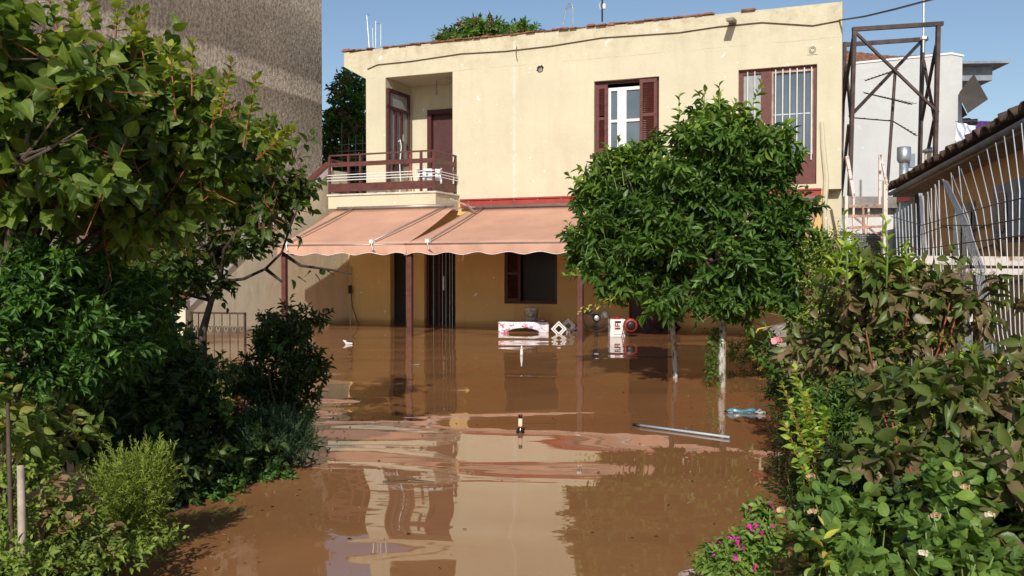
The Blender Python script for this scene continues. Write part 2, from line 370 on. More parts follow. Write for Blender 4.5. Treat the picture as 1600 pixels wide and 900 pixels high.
def leaf_mesh(name, mat_, parent, P, D, N, Ls, asp, tint, shp):
    T, Fc, rb = SHAPES[shp]; n = len(P); k = len(T)
    D = unit(D); S = unit(np.cross(D, N)); N = np.cross(S, D)
    Ls = Ls[:, None, None]; rz_ = np.random.default_rng(n).uniform(.2, 2.3, (n, 1, 1)); tw = np.random.default_rng(n+1).normal(0, .22, (n, 1, 1))
    V = P[:, None, :]+Ls*(T[None, :, 0:1]*D[:, None, :]+asp*T[None, :, 1:2]*S[:, None, :])+Ls*(T[None, :, 2:3]*rz_+tw*T[None, :, 0:1]*T[None, :, 1:2]*asp*2)*N[:, None, :]*.8+Ls*(T[None, :, 0:1]**2*tw*.6)*S[:, None, :]
    V = V.reshape(-1, 3)
    loops = []; starts = []; tot = []
    base = np.array([i for f in Fc for i in f]); sizes = np.array([len(f) for f in Fc])
    li = (np.arange(n)[:, None]*k+base[None, :]).reshape(-1)
    tot = np.tile(sizes, n); starts = np.concatenate([[0], np.cumsum(tot)[:-1]])
    me = bpy.data.meshes.new(name); me.vertices.add(len(V)); me.vertices.foreach_set('co', V.reshape(-1))
    me.loops.add(len(li)); me.loops.foreach_set('vertex_index', li.astype(np.int32))
    me.polygons.add(len(tot)); me.polygons.foreach_set('loop_start', starts.astype(np.int32)); me.polygons.foreach_set('loop_total', tot.astype(np.int32))
    me.polygons.foreach_set('use_smooth', np.ones(len(tot), bool))
    me.update(); me.validate()
    at_ = me.attributes.new('tint', 'FLOAT', 'POINT'); at_.data.foreach_set('value', np.repeat(tint, k).astype(np.float32))
    ar = me.attributes.new('rib', 'FLOAT', 'POINT'); ar.data.foreach_set('value', np.tile(rb, n).astype(np.float32))
    me.materials.append(mat_)
    o = bpy.data.objects.new(name, me); COL.objects.link(o); o.parent = parent; return o
def twig_leaves(rng, B, TD, TL, per, Ll, spread=1.0, droop=.25, flat=.6, t0=.1, hor=0):
    """leaves set alternately on straight twigs: B bases, TD dirs, TL lengths"""
    n = len(B); TD = unit(TD)
    ref = np.where(np.abs(TD[:, 2:3]) < .9, np.array([[0, 0, 1.]]), np.array([[1., 0, 0]]))
    A = unit(np.cross(TD, ref)); C = np.cross(TD, A)
    P = []; D = []; N = []; S = []; ph0 = rng.uniform(0, 6.28, n)
    for k in range(per):
        t = t0+(1-t0)*(k+rng.uniform(0, .6, n))/per
        ph = ph0+k*2.4+rng.normal(0, .3, n)
        perp = A*np.cos(ph)[:, None]+C*np.sin(ph)[:, None]
        d = TD*(.45+.6*t[:, None])+perp*spread*(1.1-.5*t[:, None]); d[:, 2] -= droop; d = unit(d+rng.normal(0, .15, (n, 3)))
        nn = np.array([[0, 0, 1.]])*flat+perp*-.2+TD*.35+rng.normal(0, .35, (n, 3))
        P.append(B+TD*(TL*t)[:, None]); D.append(d); N.append(nn); S.append(Ll*rng.uniform(.65, 1.15, n)*(1-.25*t))
    return np.concatenate(P), np.concatenate(D), np.concatenate(N), np.concatenate(S)
def ellpts(rng, ells, n, inner=.55, upbias=.15):
    """twig tips spread through the outer volume of lumps"""
    wts = np.array([e[3]*e[5]+e[3]*e[4]+e[4]*e[5] for e in ells]); wts = wts/wts.sum()
    idx = rng.choice(len(ells), n, p=wts); E = np.array(ells, float)[idx]
    u = unit(rng.normal(0, 1, (n, 3))+np.array([[0, 0, upbias]])); r = inner+(1.05-inner)*rng.uniform(0, 1, n)**.6
    tip = E[:, :3]+u*E[:, 3:6]*r[:, None]
    return tip, u
def E_(px, py, Y, rx, rz, ry=None):
    p = at(px, py, Y); return (p.x, p.y, p.z, rx/F*Y, (ry if ry is not None else (rx/F*Y*.8)), rz/F*Y)
def clumps(seed, ells, n, r, out=.86, keep=.62):
    """small leaf clumps over the big lumps, plus a shrunken core: an uneven crown with gaps"""
    rg_ = np.random.default_rng(seed); t_, u_ = ellpts(rg_, ells, n, out-.02, .25); res = []
    for i in range(n):
        q = r*rg_.uniform(.65, 1.3); res.append((t_[i, 0], t_[i, 1], t_[i, 2], q*1.1, q*1.1, q*rg_.uniform(.7, 1.05)))
    return res+[(e[0], e[1], e[2], e[3]*keep, e[4]*keep, e[5]*keep) for e in ells]
def crown(parent, seed, ells, ntw, per, tl, Ll, asp, mat_, shp='lance', up=.45, inner=.5, droop=.25, spread=1.0, flat=.6, tint=(.1, .6), topt=0, name='foliage', zmin=-9, t0=.1, upbias=.15, size_fn=None):
    rng = np.random.default_rng(seed)
    tip, u = ellpts(rng, ells, ntw, inner, upbias)
    td = unit(u+np.array([[0, 0, up]])+rng.normal(0, .35, (ntw, 3)))
    TL = tl*rng.uniform(.5, 1.2, ntw); B = tip-td*TL[:, None]*.6
    P, D, N, S = twig_leaves(rng, B, td, TL, per, Ll, spread, droop, flat, t0)
    keep = P[:, 2] > zmin; P, D, N, S = P[keep], D[keep], N[keep], S[keep]
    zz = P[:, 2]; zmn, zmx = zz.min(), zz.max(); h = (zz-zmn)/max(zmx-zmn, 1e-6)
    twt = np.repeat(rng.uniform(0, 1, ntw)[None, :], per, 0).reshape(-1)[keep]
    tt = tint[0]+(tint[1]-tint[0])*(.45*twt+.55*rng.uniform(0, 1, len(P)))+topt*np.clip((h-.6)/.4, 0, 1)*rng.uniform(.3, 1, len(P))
    leaf_mesh(name, mat_, parent, P, D, N, S, asp, np.clip(tt, 0, 1), shp)
    return B, td, TL
def shoots(parent, seed, lines, per, Ll, asp, mat_, shp='lance', droop=.1, spread=1.1, tint=(.2, .9), name='foliage', flat=.6, t0=.15, opp=False):
    """leaves along given (base, tip) pairs"""
    rng = np.random.default_rng(seed)
    if len(lines) > 1 and name in ('young_shoots', 'yellow_branches', 'sparse_leaves', 'side_leaves'):
        for i, l in enumerate(lines): shoots(parent, seed+i, [l], per, Ll, asp, mat_, shp, droop, spread, tint, {'yellow_branches': 'yellow_branch', 'young_shoots': 'young_shoot', 'sparse_leaves': 'leafy_twig', 'side_leaves': 'leafy_twig'}[name], flat, t0)
        return
    B = np.array([l[0] for l in lines], float); T = np.array([l[1] for l in lines], float); d = T-B; TL = np.linalg.norm(d, axis=1)
    P, D, N, S = twig_leaves(rng, B, d, TL, per, Ll, spread, droop, flat, t0)
    leaf_mesh(name, mat_, parent, P, D, N, S, asp, rng.uniform(tint[0], tint[1], len(P)), shp)
def branches(parent, seed, base, ells, mat_, r0=.03, n=10, name='stems', sub=None, r1=.004, k=6):
    rnd = random.Random(seed); mb = MB(); base = Vector(base)
    for i in range(n):
        e = ells[i % len(ells)]
        tip = Vector((e[0]+rnd.uniform(-.7, .7)*e[3], e[1]+rnd.uniform(-.7, .7)*e[4], e[2]+rnd.uniform(-.2, .8)*e[5]))
        mid = base.lerp(tip, .45)+Vector((rnd.uniform(-1, 1), rnd.uniform(-1, 1), .6))*(tip-base).length*.07
        b2 = base.lerp(mid, .5)+Vector((rnd.uniform(-1, 1), rnd.uniform(-1, 1), 0))*(tip-base).length*.02
        mb.tube([base+Vector((rnd.uniform(-1,1)*r0, rnd.uniform(-1,1)*r0, 0)), b2, mid, mid.lerp(tip, .5)+Vector((rnd.uniform(-1,1),rnd.uniform(-1,1),rnd.uniform(-1,1)))*.03, tip], [r0, r0*.8, r0*.55, r0*.3+r1*.5, r1], k)
    return mb.build(name, mat_, parent, smooth=True)
def twigtubes(parent, B, TD, TL, mat_, r=.0035, frac=1.0, name='twigs'):
    n = int(len(B)*frac); ks = 3
    B = np.asarray(B)[:n]; TD = unit(np.asarray(TD)[:n]); TL = np.asarray(TL)[:n]
    ref = np.where(np.abs(TD[:, 2:3]) < .9, np.array([[0, 0, 1.]]), np.array([[1., 0, 0]])); A = unit(np.cross(TD, ref)); C = np.cross(TD, A)
    V = []
    for (o, rr) in ((-.5, r*1.3), (1.0, r*.5)):
        for j in range(ks):
            t = 2*PI*j/ks; V.append(B+TD*(TL*o)[:, None]+(A*math.cos(t)+C*math.sin(t))*rr)
    V = np.stack(V, 1).reshape(-1, 3); fc = []
    for j in range(ks): fc.append((j, (j+1) % ks, ks+(j+1) % ks, ks+j))
    mb = MB(); mb.v = [tuple(x) for x in V]; mb.f = [tuple(i*6+q for q in f) for i in range(n) for f in fc]
    return mb.build(name, mat_, parent, smooth=True)
# ================================================================ SETTING
NP_ = MB().sheet(lambda u, v: (-400+800*u, -100+900*v, -.72), 8, 8).build('ground', M['soil']); tag(NP_, kind='structure')
wt = MB().sheet(lambda u, v: (-400+800*u, -100+900*v, 0), 4, 4).build('water', M['water']); tag(wt, kind='structure')
def bankfn(side):
    def fn(u, v):
        y = -1.0+v*(10.5 if side < 0 else 13.5)
        if side < 0:
            edge = -1.12-.34*min(1, max(0, y-2)/2.2)+.10*math.sin(y*2.1)-(max(0, y-6.5)*.35)
            x = edge+.35-u*7
            dpt = (edge-x)
        else:
            edge = 1.05+max(0, y-2.6)*.235+.08*math.sin(y*2.7)
            x = edge-.35+u*7; dpt = x-edge
        z = -.25+.30*max(0, min(1, (dpt+.35)/.7))+.035*math.sin(x*5.1+y*3.3)+.02*math.sin(x*13+y*9)
        return (x, y, z)
    return fn
tag(MB().sheet(bankfn(-1), 60, 90).build('bank', M['soil'], smooth=True), kind='structure')
tag(MB().sheet(bankfn(1), 60, 90).build('bank', M['soil'], smooth=True), kind='structure')
# ================================================================ HOUSE
H = empty('yellow_house', HF.o, HF.a, 'two-storey cream plastered house with maroon shutters and balcony standing in the flood', 'house')
hp = lambda px, py, d=0: HF.ony(px, py, d)
hx = lambda px, py, x: HF.onx(px, py, x)
XL, XS, XR, ZT, DEP = -9.70, -10.15, 0.0, 5.92, 7.0
G1, G2 = 2.62, 2.78
# upper wall
wm = MB(); wm.wall(XL, XR, G1, ZT, 0, .25, [(-9.22, -7.63, G2, 5.29), (-4.57, -3.28, 3.43, 4.86), (-1.80, -1.32, 3.86, 4.86), (-1.32, -.42, 2.72, 4.86)])
wm.prism([(XR-.3, .25), (XR, .25), (XR-1.35, DEP), (XR-1.65, DEP)], -.72, ZT, 'z'); wm.box(XL, XL+.25, 1.3, DEP, G1, ZT); wm.box(XL+.25, XR-1.5, DEP-.25, DEP-.01, -.72, ZT)
wm.box(XL, -9.22, .25, 1.3, G1, ZT)             # loggia left pier strip
wm.box(-9.22, -7.4, .25, 1.15, 5.29, 5.5)       # loggia ceiling
wm.wall(-9.22, -7.4, G2-.1, 5.29, 1.15, 1.35, [(-8.78, -7.83, G2, 4.74)])
wm.box(-7.63, -7.4, .25, 1.15, G2-.1, 5.29)
wm.build('wall', M['cream'], H)
# lower wall
lw = MB(); lw.wall(XS, XR-.25, -.72, G1-.004, 0.003, .25, [(-9.12, -8.74, -.5, 1.85), (-8.30, -7.57, -.5, 1.85), (-6.47, -5.33, .49, 1.72), (-3.86, -3.10, -.5, 1.85), (-1.45, -.62, .51, 1.72)])
lw.box(XS-.2, XS, .25, DEP, -.72, G1)
lw.build('lower_wall', M['ochre'], H)
# floors that keep the rooms dark
MB().box(XL+.25, XR-1.7, .25, DEP-.25, 2.5, 2.7).build('floor_slab', M['concrete'], H)
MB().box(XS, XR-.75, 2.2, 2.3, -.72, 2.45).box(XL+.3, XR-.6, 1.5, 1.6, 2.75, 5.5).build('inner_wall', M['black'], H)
rf = MB().prism([(XL, .25), (XR-.05, .25), (XR-1.4, DEP-.02), (XL, DEP-.02)], 5.55, 5.85, 'z')
rf.prism([(XL, 5.30), (XL, ZT-.01), (-10.25, ZT-.01), (-10.25, 5.60)], 0.002, DEP)
rf.build('roof_slab', M['cream'], H)
rnd = random.Random(5)
tl = MB(); x = -10.3
while x < -2.35:
    wl = rnd.uniform(.14, .24)
    if not (x > -9.62 and x < -9.2 and rnd.random() < .5):
        z = ZT+rnd.uniform(-.004, .012); y0 = -.05+rnd.uniform(-.02, .03)
        t_ = rnd.uniform(.018, .03); n0 = len(tl.v)
        tl.box(x, x+wl*rnd.uniform(.88, 1.0), y0, y0+.32, z, z+t_)
        if rnd.random() < .45 and x < -9.6 or rnd.random() < .25: tl.box(x+.02, x+wl*.8, y0+.03, y0+.3, z+t_+.002, z+t_*2)
        for i in range(n0, len(tl.v)):
            a = tl.v[i]; tl.v[i] = (a[0], a[1], a[2]+rnd.uniform(-.004, .006))
    x += wl
MB().box(-1.75, -1.50, -.05, .3, ZT+.002, ZT+.035).build('loose_tile', M['tileroof'], H)
tl.build('parapet_tiles', M['tileroof'], H)
# cut notch spout
sp = MB().bar((-1.90, -.42, 5.70), (-1.90, .05, 5.76), .13, .05).build('rain_spout', M['concrete'], H)
# gutter of the parapet : small crack hole and vent
def discs(cx, cz, r, y0, y1, k=16, jit=0, seed=1):
    rr = random.Random(seed); poly = [(cx+r*(1+rr.uniform(-jit, jit))*math.cos(2*PI*i/k), cz+r*(1+rr.uniform(-jit, jit))*math.sin(2*PI*i/k)) for i in range(k)]
    return MB().prism(poly, y0, y1)
discs(-5.69, 5.19, .075, -.006, .02, jit=.25).build('wall_hole', M['black'], H)
discs(-5.68, 5.17, .045, -.014, .01, jit=.2, seed=4).build('pipe_end', M['concrete'], H)
vn = MB().box(-.585, -.415, -.012, .01, 5.03, 5.19).build('air_vent', M['cream'], H)
vg = MB()
for r_ in (.035, .058): vg.tube([(-.5+r_*math.cos(a*PI/12), -.016, 5.11+r_*math.sin(a*PI/12)) for a in range(25)], .006, 6, False)
vg.build('vent_ring', M['concrete'], vn)
# loggia : glazed door wall on the left, brown door at the back, bulb
gl = MB()
X0 = -9.215
def lf(y0, y1, z0, z1): gl.box(X0, X0+.07, y0, y1, z0, z1)
lf(.02, .97, 5.0, 5.07); lf(.02, .97, 4.63, 4.70); lf(.02, .08, 3.0, 5.0); lf(.90, .97, 3.5, 5.0); lf(.30, .37, 3.3, 4.63); lf(.56, .64, 3.3, 4.63); lf(.08, .9, 3.48, 3.55)
gd = gl.build('glazed_door', M['maroond'], H)
MB().box(X0, X0+.03, .08, .90, 4.70, 5.0).box(X0, X0+.03, .64, .9, 3.55, 4.63).box(X0, X0+.03, .37, .56, 3.55, 4.63).box(X0, X0+.03, .08, .30, 3.55, 4.63).build('pane', M['frost'], gd)
MB().bar((X0+.1, .60, 4.15), (X0+.1, .60, 4.0), .03).build('handle', M['galv'], gd)
dr = MB().box(-8.78, -8.68, 1.08, 1.3, G2, 4.74).box(-8.68, -7.83, 1.08, 1.3, 4.64, 4.74).box(-7.92, -7.83, 1.08, 1.3, G2, 4.64).build('door_frame', M['maroond'], H)
MB().box(-8.68, -7.92, 1.2, 1.25, G2, 4.64).box(-8.58, -8.02, 1.19, 1.2, 3.0, 3.6).box(-8.58, -8.02, 1.19, 1.2, 3.8, 4.5).build('door_leaf', simple('door_brown', (.085, .034, .034, 1), .5, var=.2), dr)
bl = MB().tube([(-8.35, .7, 5.29), (-8.345, .7, 5.2), (-8.35, .7, 5.06)], .006, 6).build('lamp_cord', M['cable'], H)
MB().lathe([(.012, .05), (.02, .03), (.032, 0), (.025, -.03), (.004, -.045)], (-8.35, .7, 5.02), 12).build('bulb', M['frost'], bl)
# balcony
BY = -1.05; BX0, BX1 = -9.98, -7.5
MB().box(BX0, BX1, BY, -.002, 2.44, 2.70).box(BX0, BX1, BY+.5, -.003, 2.40, 2.44).build('balcony_slab', M['cream'], H)
MB().box(BX0-.02, BX1+.03, BY-.03, .0, 2.702, 2.735).box(-9.2, -7.65, 0, 1.14, 2.71, 2.735).build('balcony_edge', M['marble'], H)
rl = empty('balcony_railing'); rl.parent = H
r_ = MB(); yb = BY+.02; xa, xb = -9.96, -7.55
r_.box(xa, xb, yb-.015, yb+.015, 2.79, 2.95); r_.box(xb-.015, xb+.015, yb, -.02, 2.79, 2.95)
r_.box(xa, xb, yb-.015, yb+.015, 3.30, 3.39); r_.box(xb-.015, xb+.015, yb, -.02, 3.30, 3.39)
r_.box(xa, xb, yb-.02, yb+.02, 3.52, 3.55); r_.box(xb-.02, xb+.02, yb, -.02, 3.52, 3.55)
r_.box(xa-.015, xa+.015, yb, -.02, 2.79, 2.95); r_.box(xa-.02, xa+.02, yb, -.02, 3.44, 3.475)
r_.build('rail', M['postred'], rl)
for xx in (xa, -9.5, -9.22, -7.83, xb):
    MB().box(xx-.022, xx+.022, yb-.022, yb+.022, 2.735, 3.52).build('baluster', M['postred'], rl)
MB().box(xb-.02, xb+.02, -.06, -.02, 2.735, 3.52).build('baluster', M['postred'], rl)
for k, zz in enumerate((3.03, 3.085, 3.14)):
    MB().tube([(xa-.02, yb-.05, zz-.015), (xb+.04, yb-.05, zz), (xb+.05, -.02, zz-.01)], .009, 6).build('washing_line', M['whiteplastic'], rl)
# stairs on the left
sp_ = [hx(515, 256, XS), hx(352, 414, XS)]
slope = (sp_[0].z-sp_[1].z)/(sp_[0].y-sp_[1].y)
ya, za = sp_[0].y, sp_[0].z; yb2 = -5.4; zb2 = za+(yb2-ya)*slope
st = MB().prism([(0.0, -.72), (0.0, 3.3), (ya, za-.13), (yb2, zb2-.13), (yb2, -.72)], XS-.12, XS, 'x').build('stair_wall', M['creamstair'], H)
MB().prism([(ya+.05, za-.13), (ya+.05, za+.02), (yb2-.05, zb2+.02), (yb2-.05, zb2-.13)], XS-.13, XS+.03, 'x').build('stair_moulding', M['white'], st)
MB().prism([(ya+.06, za+.022), (ya+.06, za+.05), (yb2-.06, zb2+.05), (yb2-.06, zb2+.022)], XS-.14, XS+.035, 'x').build('stair_cap', M['maroon'], st)
stp = MB()
for i in range(16):
    zt = 2.7-i*.19; stp.box(XS-1.15, XS-.2, -.9-.27*(i+1), -.9-.27*i, zt-.9, zt)
stp.box(XS-1.15, XS-.2, -.9, 1.5, 2.45, 2.7)
stp.build('steps', M['concrete'], H)
gr = MB()
for i in range(9):
    xx = -11.2+i*.19; gr.tube([(xx, 1.4, 2.7), (xx, 1.4, 4.2+.07*i*0+rnd.uniform(-.02, .5))], .012, 5)
for i in range(9): gr.bar((-11.3, 1.4, 2.85+.16*i), (-9.7, 1.4, 2.85+.16*i), .018)
gr.bar((-10.9, 1.38, 3.3), (-9.8, 1.38, 4.4), .03)
gr.build('landing_grille', M['blackplastic'], H)
# upper window
def win(x0, x1, z0, z1, y=.09):
    fr = MB().wall(x0+.002, x1-.002, z0+.002, z1-.002, y, y+.07, [(x0+.05, x1-.05, z0+.05, z1-.06)]).build('window', M['maroond'], H); return fr
w1 = win(-4.57, -3.28, 3.43, 4.86)
MB().box(-4.64, -3.22, -.05, .08, 3.38, 3.428).build('sill', M['maroon'], w1)
fr = MB(); yy = .10
fr.wall(-4.30, -3.55, 3.5, 4.72, .075, .125, [(-4.25, -4.12, 3.56, 4.05), (-4.25, -4.12, 4.10, 4.66), (-3.94, -3.61, 3.56, 4.05), (-3.94, -3.61, 4.10, 4.66)])
fr.build('casement', M['white'], w1)
MB().box(-4.27, -3.58, .11, .12, 3.54, 4.7).build('pane', M['glass'], w1)
def shutter(x0, x1, z0, z1, y, par, ang=0, slat=.035):
    s_ = MB(); s_.wall(x0, x1, z0, z1, y, y+.04, [(x0+.06, x1-.06, z0+.08, (z0+z1)/2-.03), (x0+.06, x1-.06, (z0+z1)/2+.03, z1-.07)])
    z = z0+.1
    while z < z1-.08:
        if abs(z-(z0+z1)/2) > .05: s_.bar((x0+.055, y+.02, z), (x1-.055, y+.02, z), .035, .006, (0, .7, .7))
        z += slat
    return s_.build('shutter', M['maroon'], par)
shutter(-4.53, -4.30, 3.47, 4.78, .01, w1); shutter(-3.66, -3.32, 3.47, 4.83, .0, w1)
# french window with bars
w2 = MB().wall(-1.798, -.422, 2.72, 4.858, .08, .15, [(-1.72, -1.40, 3.94, 4.78), (-1.20, -.50, 3.28, 4.78), (-1.9, -1.321, 2.6, 3.862)]).build('window', M['maroon'], H)
MB().wall(-1.21, -.49, 3.27, 4.79, .07, .10, [(-1.18, -.52, 3.30, 4.76)]).build('inner_frame', M['pot'], w2)
MB().box(-1.73, -1.39, .12, .13, 3.93, 4.79).build('pane', M['frost'], w2)
MB().box(-1.21, -.49, .12, .13, 3.27, 4.79).build('pane', M['glass'], w2)
MB().box(-1.84, -1.33, -.04, .08, 3.815, 3.858).build('sill', M['maroon'], w2)
for i in range(6): MB().tube([(-1.14+i*.125, .045, 3.16), (-1.14+i*.125, .045, 4.82)], .011, 6).build('bar', M['white'], w2)
for i in range(2): MB().tube([(-1.64+i*.13, .045, 3.88), (-1.64+i*.13, .045, 4.82)], .009, 6).build('bar', M['white'], w2)
MB().box(-1.19, -.51, .11, .118, 4.0, 4.02).build('muntin', M['galv'], w2)
# red fascia over the awnings
MB().box(-7.40, -.33, -.13, -.002, 2.47, 2.63).box(-7.40, -.33, -.16, -.13, 2.60, 2.63).build('awning_fascia', M['redstrip'], H)
for i in range(14): discs(-7.2+i*.5, 2.585, .008, -.136, -.128, 8).build('fascia_bolt', M['white'], H)
MB().box(-7.71, -7.58, -1.12+.85, -.2, 2.5, 2.62).build('junction_box', M['redstrip'], H)
# ground floor doors and windows
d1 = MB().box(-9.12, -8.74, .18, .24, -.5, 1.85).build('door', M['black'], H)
d2 = MB().box(-8.295, -8.24, .1, .2, -.5, 1.84).box(-7.63, -7.575, .1, .2, -.5, 1.84).box(-8.02, -7.97, .1, .2, -.5, 1.84).build('door', M['maroond'], H)
MB().box(-8.24, -7.63, .16, .17, -.5, 1.84).build('pane', M['darkglass'], d2)
for xx in (-8.12, -7.91, -7.83, -7.74, -7.68): MB().tube([(xx, .08, -.5), (xx, .08, 1.84)], .006, 6).build('bar', M['galv'], d2)
MB().bar((-7.87, .06, .75), (-7.87, .06, 1.05), .03).build('handle', M['galv'], d2)
w3 = MB().wall(-6.468, -5.332, .492, 1.718, .06, .14, [(-6.41, -5.39, .55, 1.66)]).build('window', M['maroond'], H)
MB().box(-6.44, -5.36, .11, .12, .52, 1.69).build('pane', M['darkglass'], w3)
shutter(-6.46, -6.12, .52, 1.69, .02, w3); 
w3.children[1].data.materials[0] = M['maroond']
d3 = MB().box(-3.855, -3.105, .1, .16, -.5, 1.84).build('door', M['maroond'], H)
w4 = MB().wall(-1.448, -.622, .512, 1.718, .06, .14, [(-1.39, -.68, .57, 1.66)]).build('window', M['maroond'], H)
MB().box(-1.42, -.65, .11, .12, .54, 1.69).build('pane', M['darkglass'], w4)
shutter(-.62, -.28, .52, 1.72, -.06, w4)
# cable along the facade, rods
pts = [(1600, 0, 0)]
cpx = [(574, 108), (590, 101), (640, 96), (720, 84), (790, 80), (860, 72), (940, 59), (1000, 55), (1060, 51), (1120, 42), (1190, 35), (1270, 40), (1312, 32)]
cb = []
for (a, b) in cpx: p = hp(a, b, -.015); cb.append((p.x, -.015, p.z))
MB().tube(cb, .011, 6).build('facade_cable', M['cable'], H)
MB().tube([(hp(808, 73).x, -.02, hp(808, 73).z), (hp(807, 85).x, -.03, hp(807, 85).z), (hp(809, 95).x, -.02, hp(809, 95).z)], .008, 5).build('loose_cable', M['cable'], H)
# drainpipe bulge on the right corner
pc = [hp(1284, 190, -.03), hp(1286, 230, -.03), hp(1291, 280, -.03), hp(1288, 330, -.03), hp(1292, 395, -.03)]
MB().tube([(p.x, -.02, p.z) for p in pc], [.035, .045, .05, .045, .05], 8).build('plastered_pipe', M['cream'], H)
# roof rods
def roofrod(pxs, d, r=.014, name='rod', par=None, mat_='galv'):
    pp = [hp(a, b, d) for (a, b) in pxs]; return MB().tube([(p.x, d, p.z) for p in pp], r, 6).build(name, M[mat_], par)
rr = empty('starter_bars', HF.o, HF.a, 'cluster of bare pale steel rods sticking up from the left end of the roof', 'rebar')
roofrod([(577, 76), (575, 50), (573, 24), (577, 23)], .2, par=rr); roofrod([(583, 76), (582, 44), (579, 42)], .2, par=rr, r=.011); roofrod([(587, 75), (587, 33)], .2, par=rr); roofrod([(595, 73), (595, 38), (589, 36)], .2, par=rr)
rr = empty('bent_pipe', HF.o, HF.a, 'white pipe bent to a hairpin loop on the middle of the roof edge', 'pipe')
roofrod([(879, 40), (884, 16), (888, 6), (893, 6), (895, 14), (895, 40)], .2, par=rr, name='pipe')
roofrod([(887, 13), (892, 9), (894, 12)], .25, par=rr, name='wire', r=.006)
rr = empty('antenna_mast', HF.o, HF.a, 'short dark antenna mast on the roof between hairpin pipe and rain spout', 'antenna')
roofrod([(941, 34), (941, -40)], .2, par=rr, name='mast', mat_='blackplastic', r=.018); p = hp(944, 10, .2)
MB().lathe([(.03, -.05), (.035, 0), (.03, .05)], (p.x, .2, p.z), 12).build('insulator', M['white'], rr)
roofrod([(941, 2), (936, 6), (938, 14), (943, 14)], .2, par=rr, name='wire', r=.006, mat_='white')
# balcony clutter
ch = empty('plastic_chair', HF.wor(-7.85, -.62, 2.80), HF.a+R(25), 'white plastic garden chair tipped over behind the balcony railing', 'chair')
c1 = MB(); c1.wall(-.22, .22, 0, .42, -.02, .02, [(-.17+.07*i, -.13+.07*i, .08, .34) for i in range(5)]); o = c1.build('backrest', M['whiteplastic'], ch); o.location = (0, 0, .2); o.rotation_euler = (R(-55), 0, 0)
o = MB().sheet(lambda u, v: (-.22+.44*u, -.2+.42*v, .02*math.sin(PI*u)), 8, 6).build('seat', M['whiteplastic'], ch, True); o.location = (0, .1, .25); o.rotation_euler = (R(60), 0, 0)
for (a, b) in ((-.2, 0), (.2, 0), (-.2, .3), (.2, .3)): MB().bar((a, b-.05, .32), (a*1.2, b-.32, .42 if b else .12), .035, .05).build('leg', M['whiteplastic'], ch)
br = empty('red_broom', HF.wor(-8.45, -.35, 2.735), HF.a, 'thin red folding stand leaning on the balcony wall', 'broom')
MB().tube([(-.08, 0, .0), (-.02, .1, .9)], .013, 6).build('handle', M['redenamel'], br); MB().tube([(.14, -.05, 0), (-.06, .1, .85)], .013, 6).build('brace', M['redenamel'], br)
lh = empty('hanging_rope', HF.wor(-9.02, .2, 2.735), HF.a, 'pale rope hanging beside the glazed door on the balcony', 'rope')
MB().tube([(.0, 0, 1.2), (.03, .02, 1.25), (.06, .02, 1.1), (.03, 0, .7), (.05, 0, .3), (.02, 0, 0)], .012, 6).build('cord', M['white'], lh)
# ================================================================ AWNINGS
def awning(label, x0, x1, y0, z0, y1, z1, arms, seed, name='awning', group='pink awnings on the facade'):
    a = empty(name, HF.o, HF.a, label, 'awning', group); rd = random.Random(seed)
    n = int((x1-x0)*14); m = 12
    def fab(u, v):
        x = x0+(x1-x0)*u; y = y0+(y1-y0)*v; z = z0+(z1-z0)*v-.03*math.sin(PI*v)+.008*math.sin(u*(x1-x0)*3+seed)*v
        return (x, y, z)
    o = MB().sheet(fab, n, m).build('canopy', M['awning'], a, True); sd = o.modifiers.new('solid', 'SOLIDIFY'); sd.thickness = .004
    per = .57
    def val(u, v):
        x = x0+(x1-x0)*u; drop = .155+.022*math.cos(2*PI*(x-x0)/per); y = y1-.012-.03*v+.022*v*math.sin((x-x0)*9+seed)+.012*v*math.sin((x-x0)*23)
        return (x, y, z1-.018-drop*v)
    o = MB().sheet(val, n*2, 6).build('valance', M['awning'], a, True); sd = o.modifiers.new('solid', 'SOLIDIFY'); sd.thickness = .004
    def trim(u):
        p = val(u, 1); return (p[0], p[1]-.004, p[2])
    MB().tube([trim(i/(n*2)) for i in range(n*2+1)], .006, 5).build('trim', M['whiteplastic'], a, True)
    MB().tube([(x0, y1, z1-.012), (x1, y1, z1-.012)], .022, 10).build('front_bar', M['pole'], a, True)
    MB().tube([(x0+.05, y0+.03, z0+.04), (x1-.05, y0+.03, z0+.04)], .04, 12).build('roller', M['pole'], a, True)
    for (xt, xf) in arms:
        ar = MB().tube([(xt, y0-.05, z0+.03), (xf, y1-.02, z1+.045)], .018, 8).build('arm', M['pole'], a, True)
        MB().box(xf-.035, xf+.035, y1-.06, y1+.03, z1+.01, z1+.08).build('bracket', M['whiteplastic'], ar)
        MB().tube([(xf, y1-.05, z1+.03), (xf+.04, y1-.07, z1-.1), (xf+.12, y1+.02, z1-.2)], .014, 6).build('elbow', M['pole'], ar)
    return a
awning('sun-bleached pink awning with scalloped edge hanging under the balcony', -9.82, -7.08, -1.06, 2.40, -3.0, 1.64, [(-7.25, -7.78), (-9.35, -9.6)], 1)
aw2 = awning('wide sun-bleached pink awning running from the middle post behind the lemon trees', -7.13, -.34, -.16, 2.415, -3.0, 1.64, [(-6.84, -6.66), (-3.6, -3.9), (-.9, -.7)], 2)
br = MB().bar((-7.45, -.5, 2.62), (-7.05, -.3, 2.44), .03).bar((-7.1, -.45, 2.50), (-6.85, -.6, 2.30), .035).bar((-7.5, -.3, 2.43), (-7.0, -.25, 2.45), .03)
tag(br.build('awning_bracket', M['pole']), 'bent grey steel bracket where the two awnings meet beside the balcony', 'bracket')
b_ = [o for o in COL.objects if o.name == 'awning_bracket'][0]; b_.location = HF.o; b_.rotation_euler = (0, 0, HF.a)
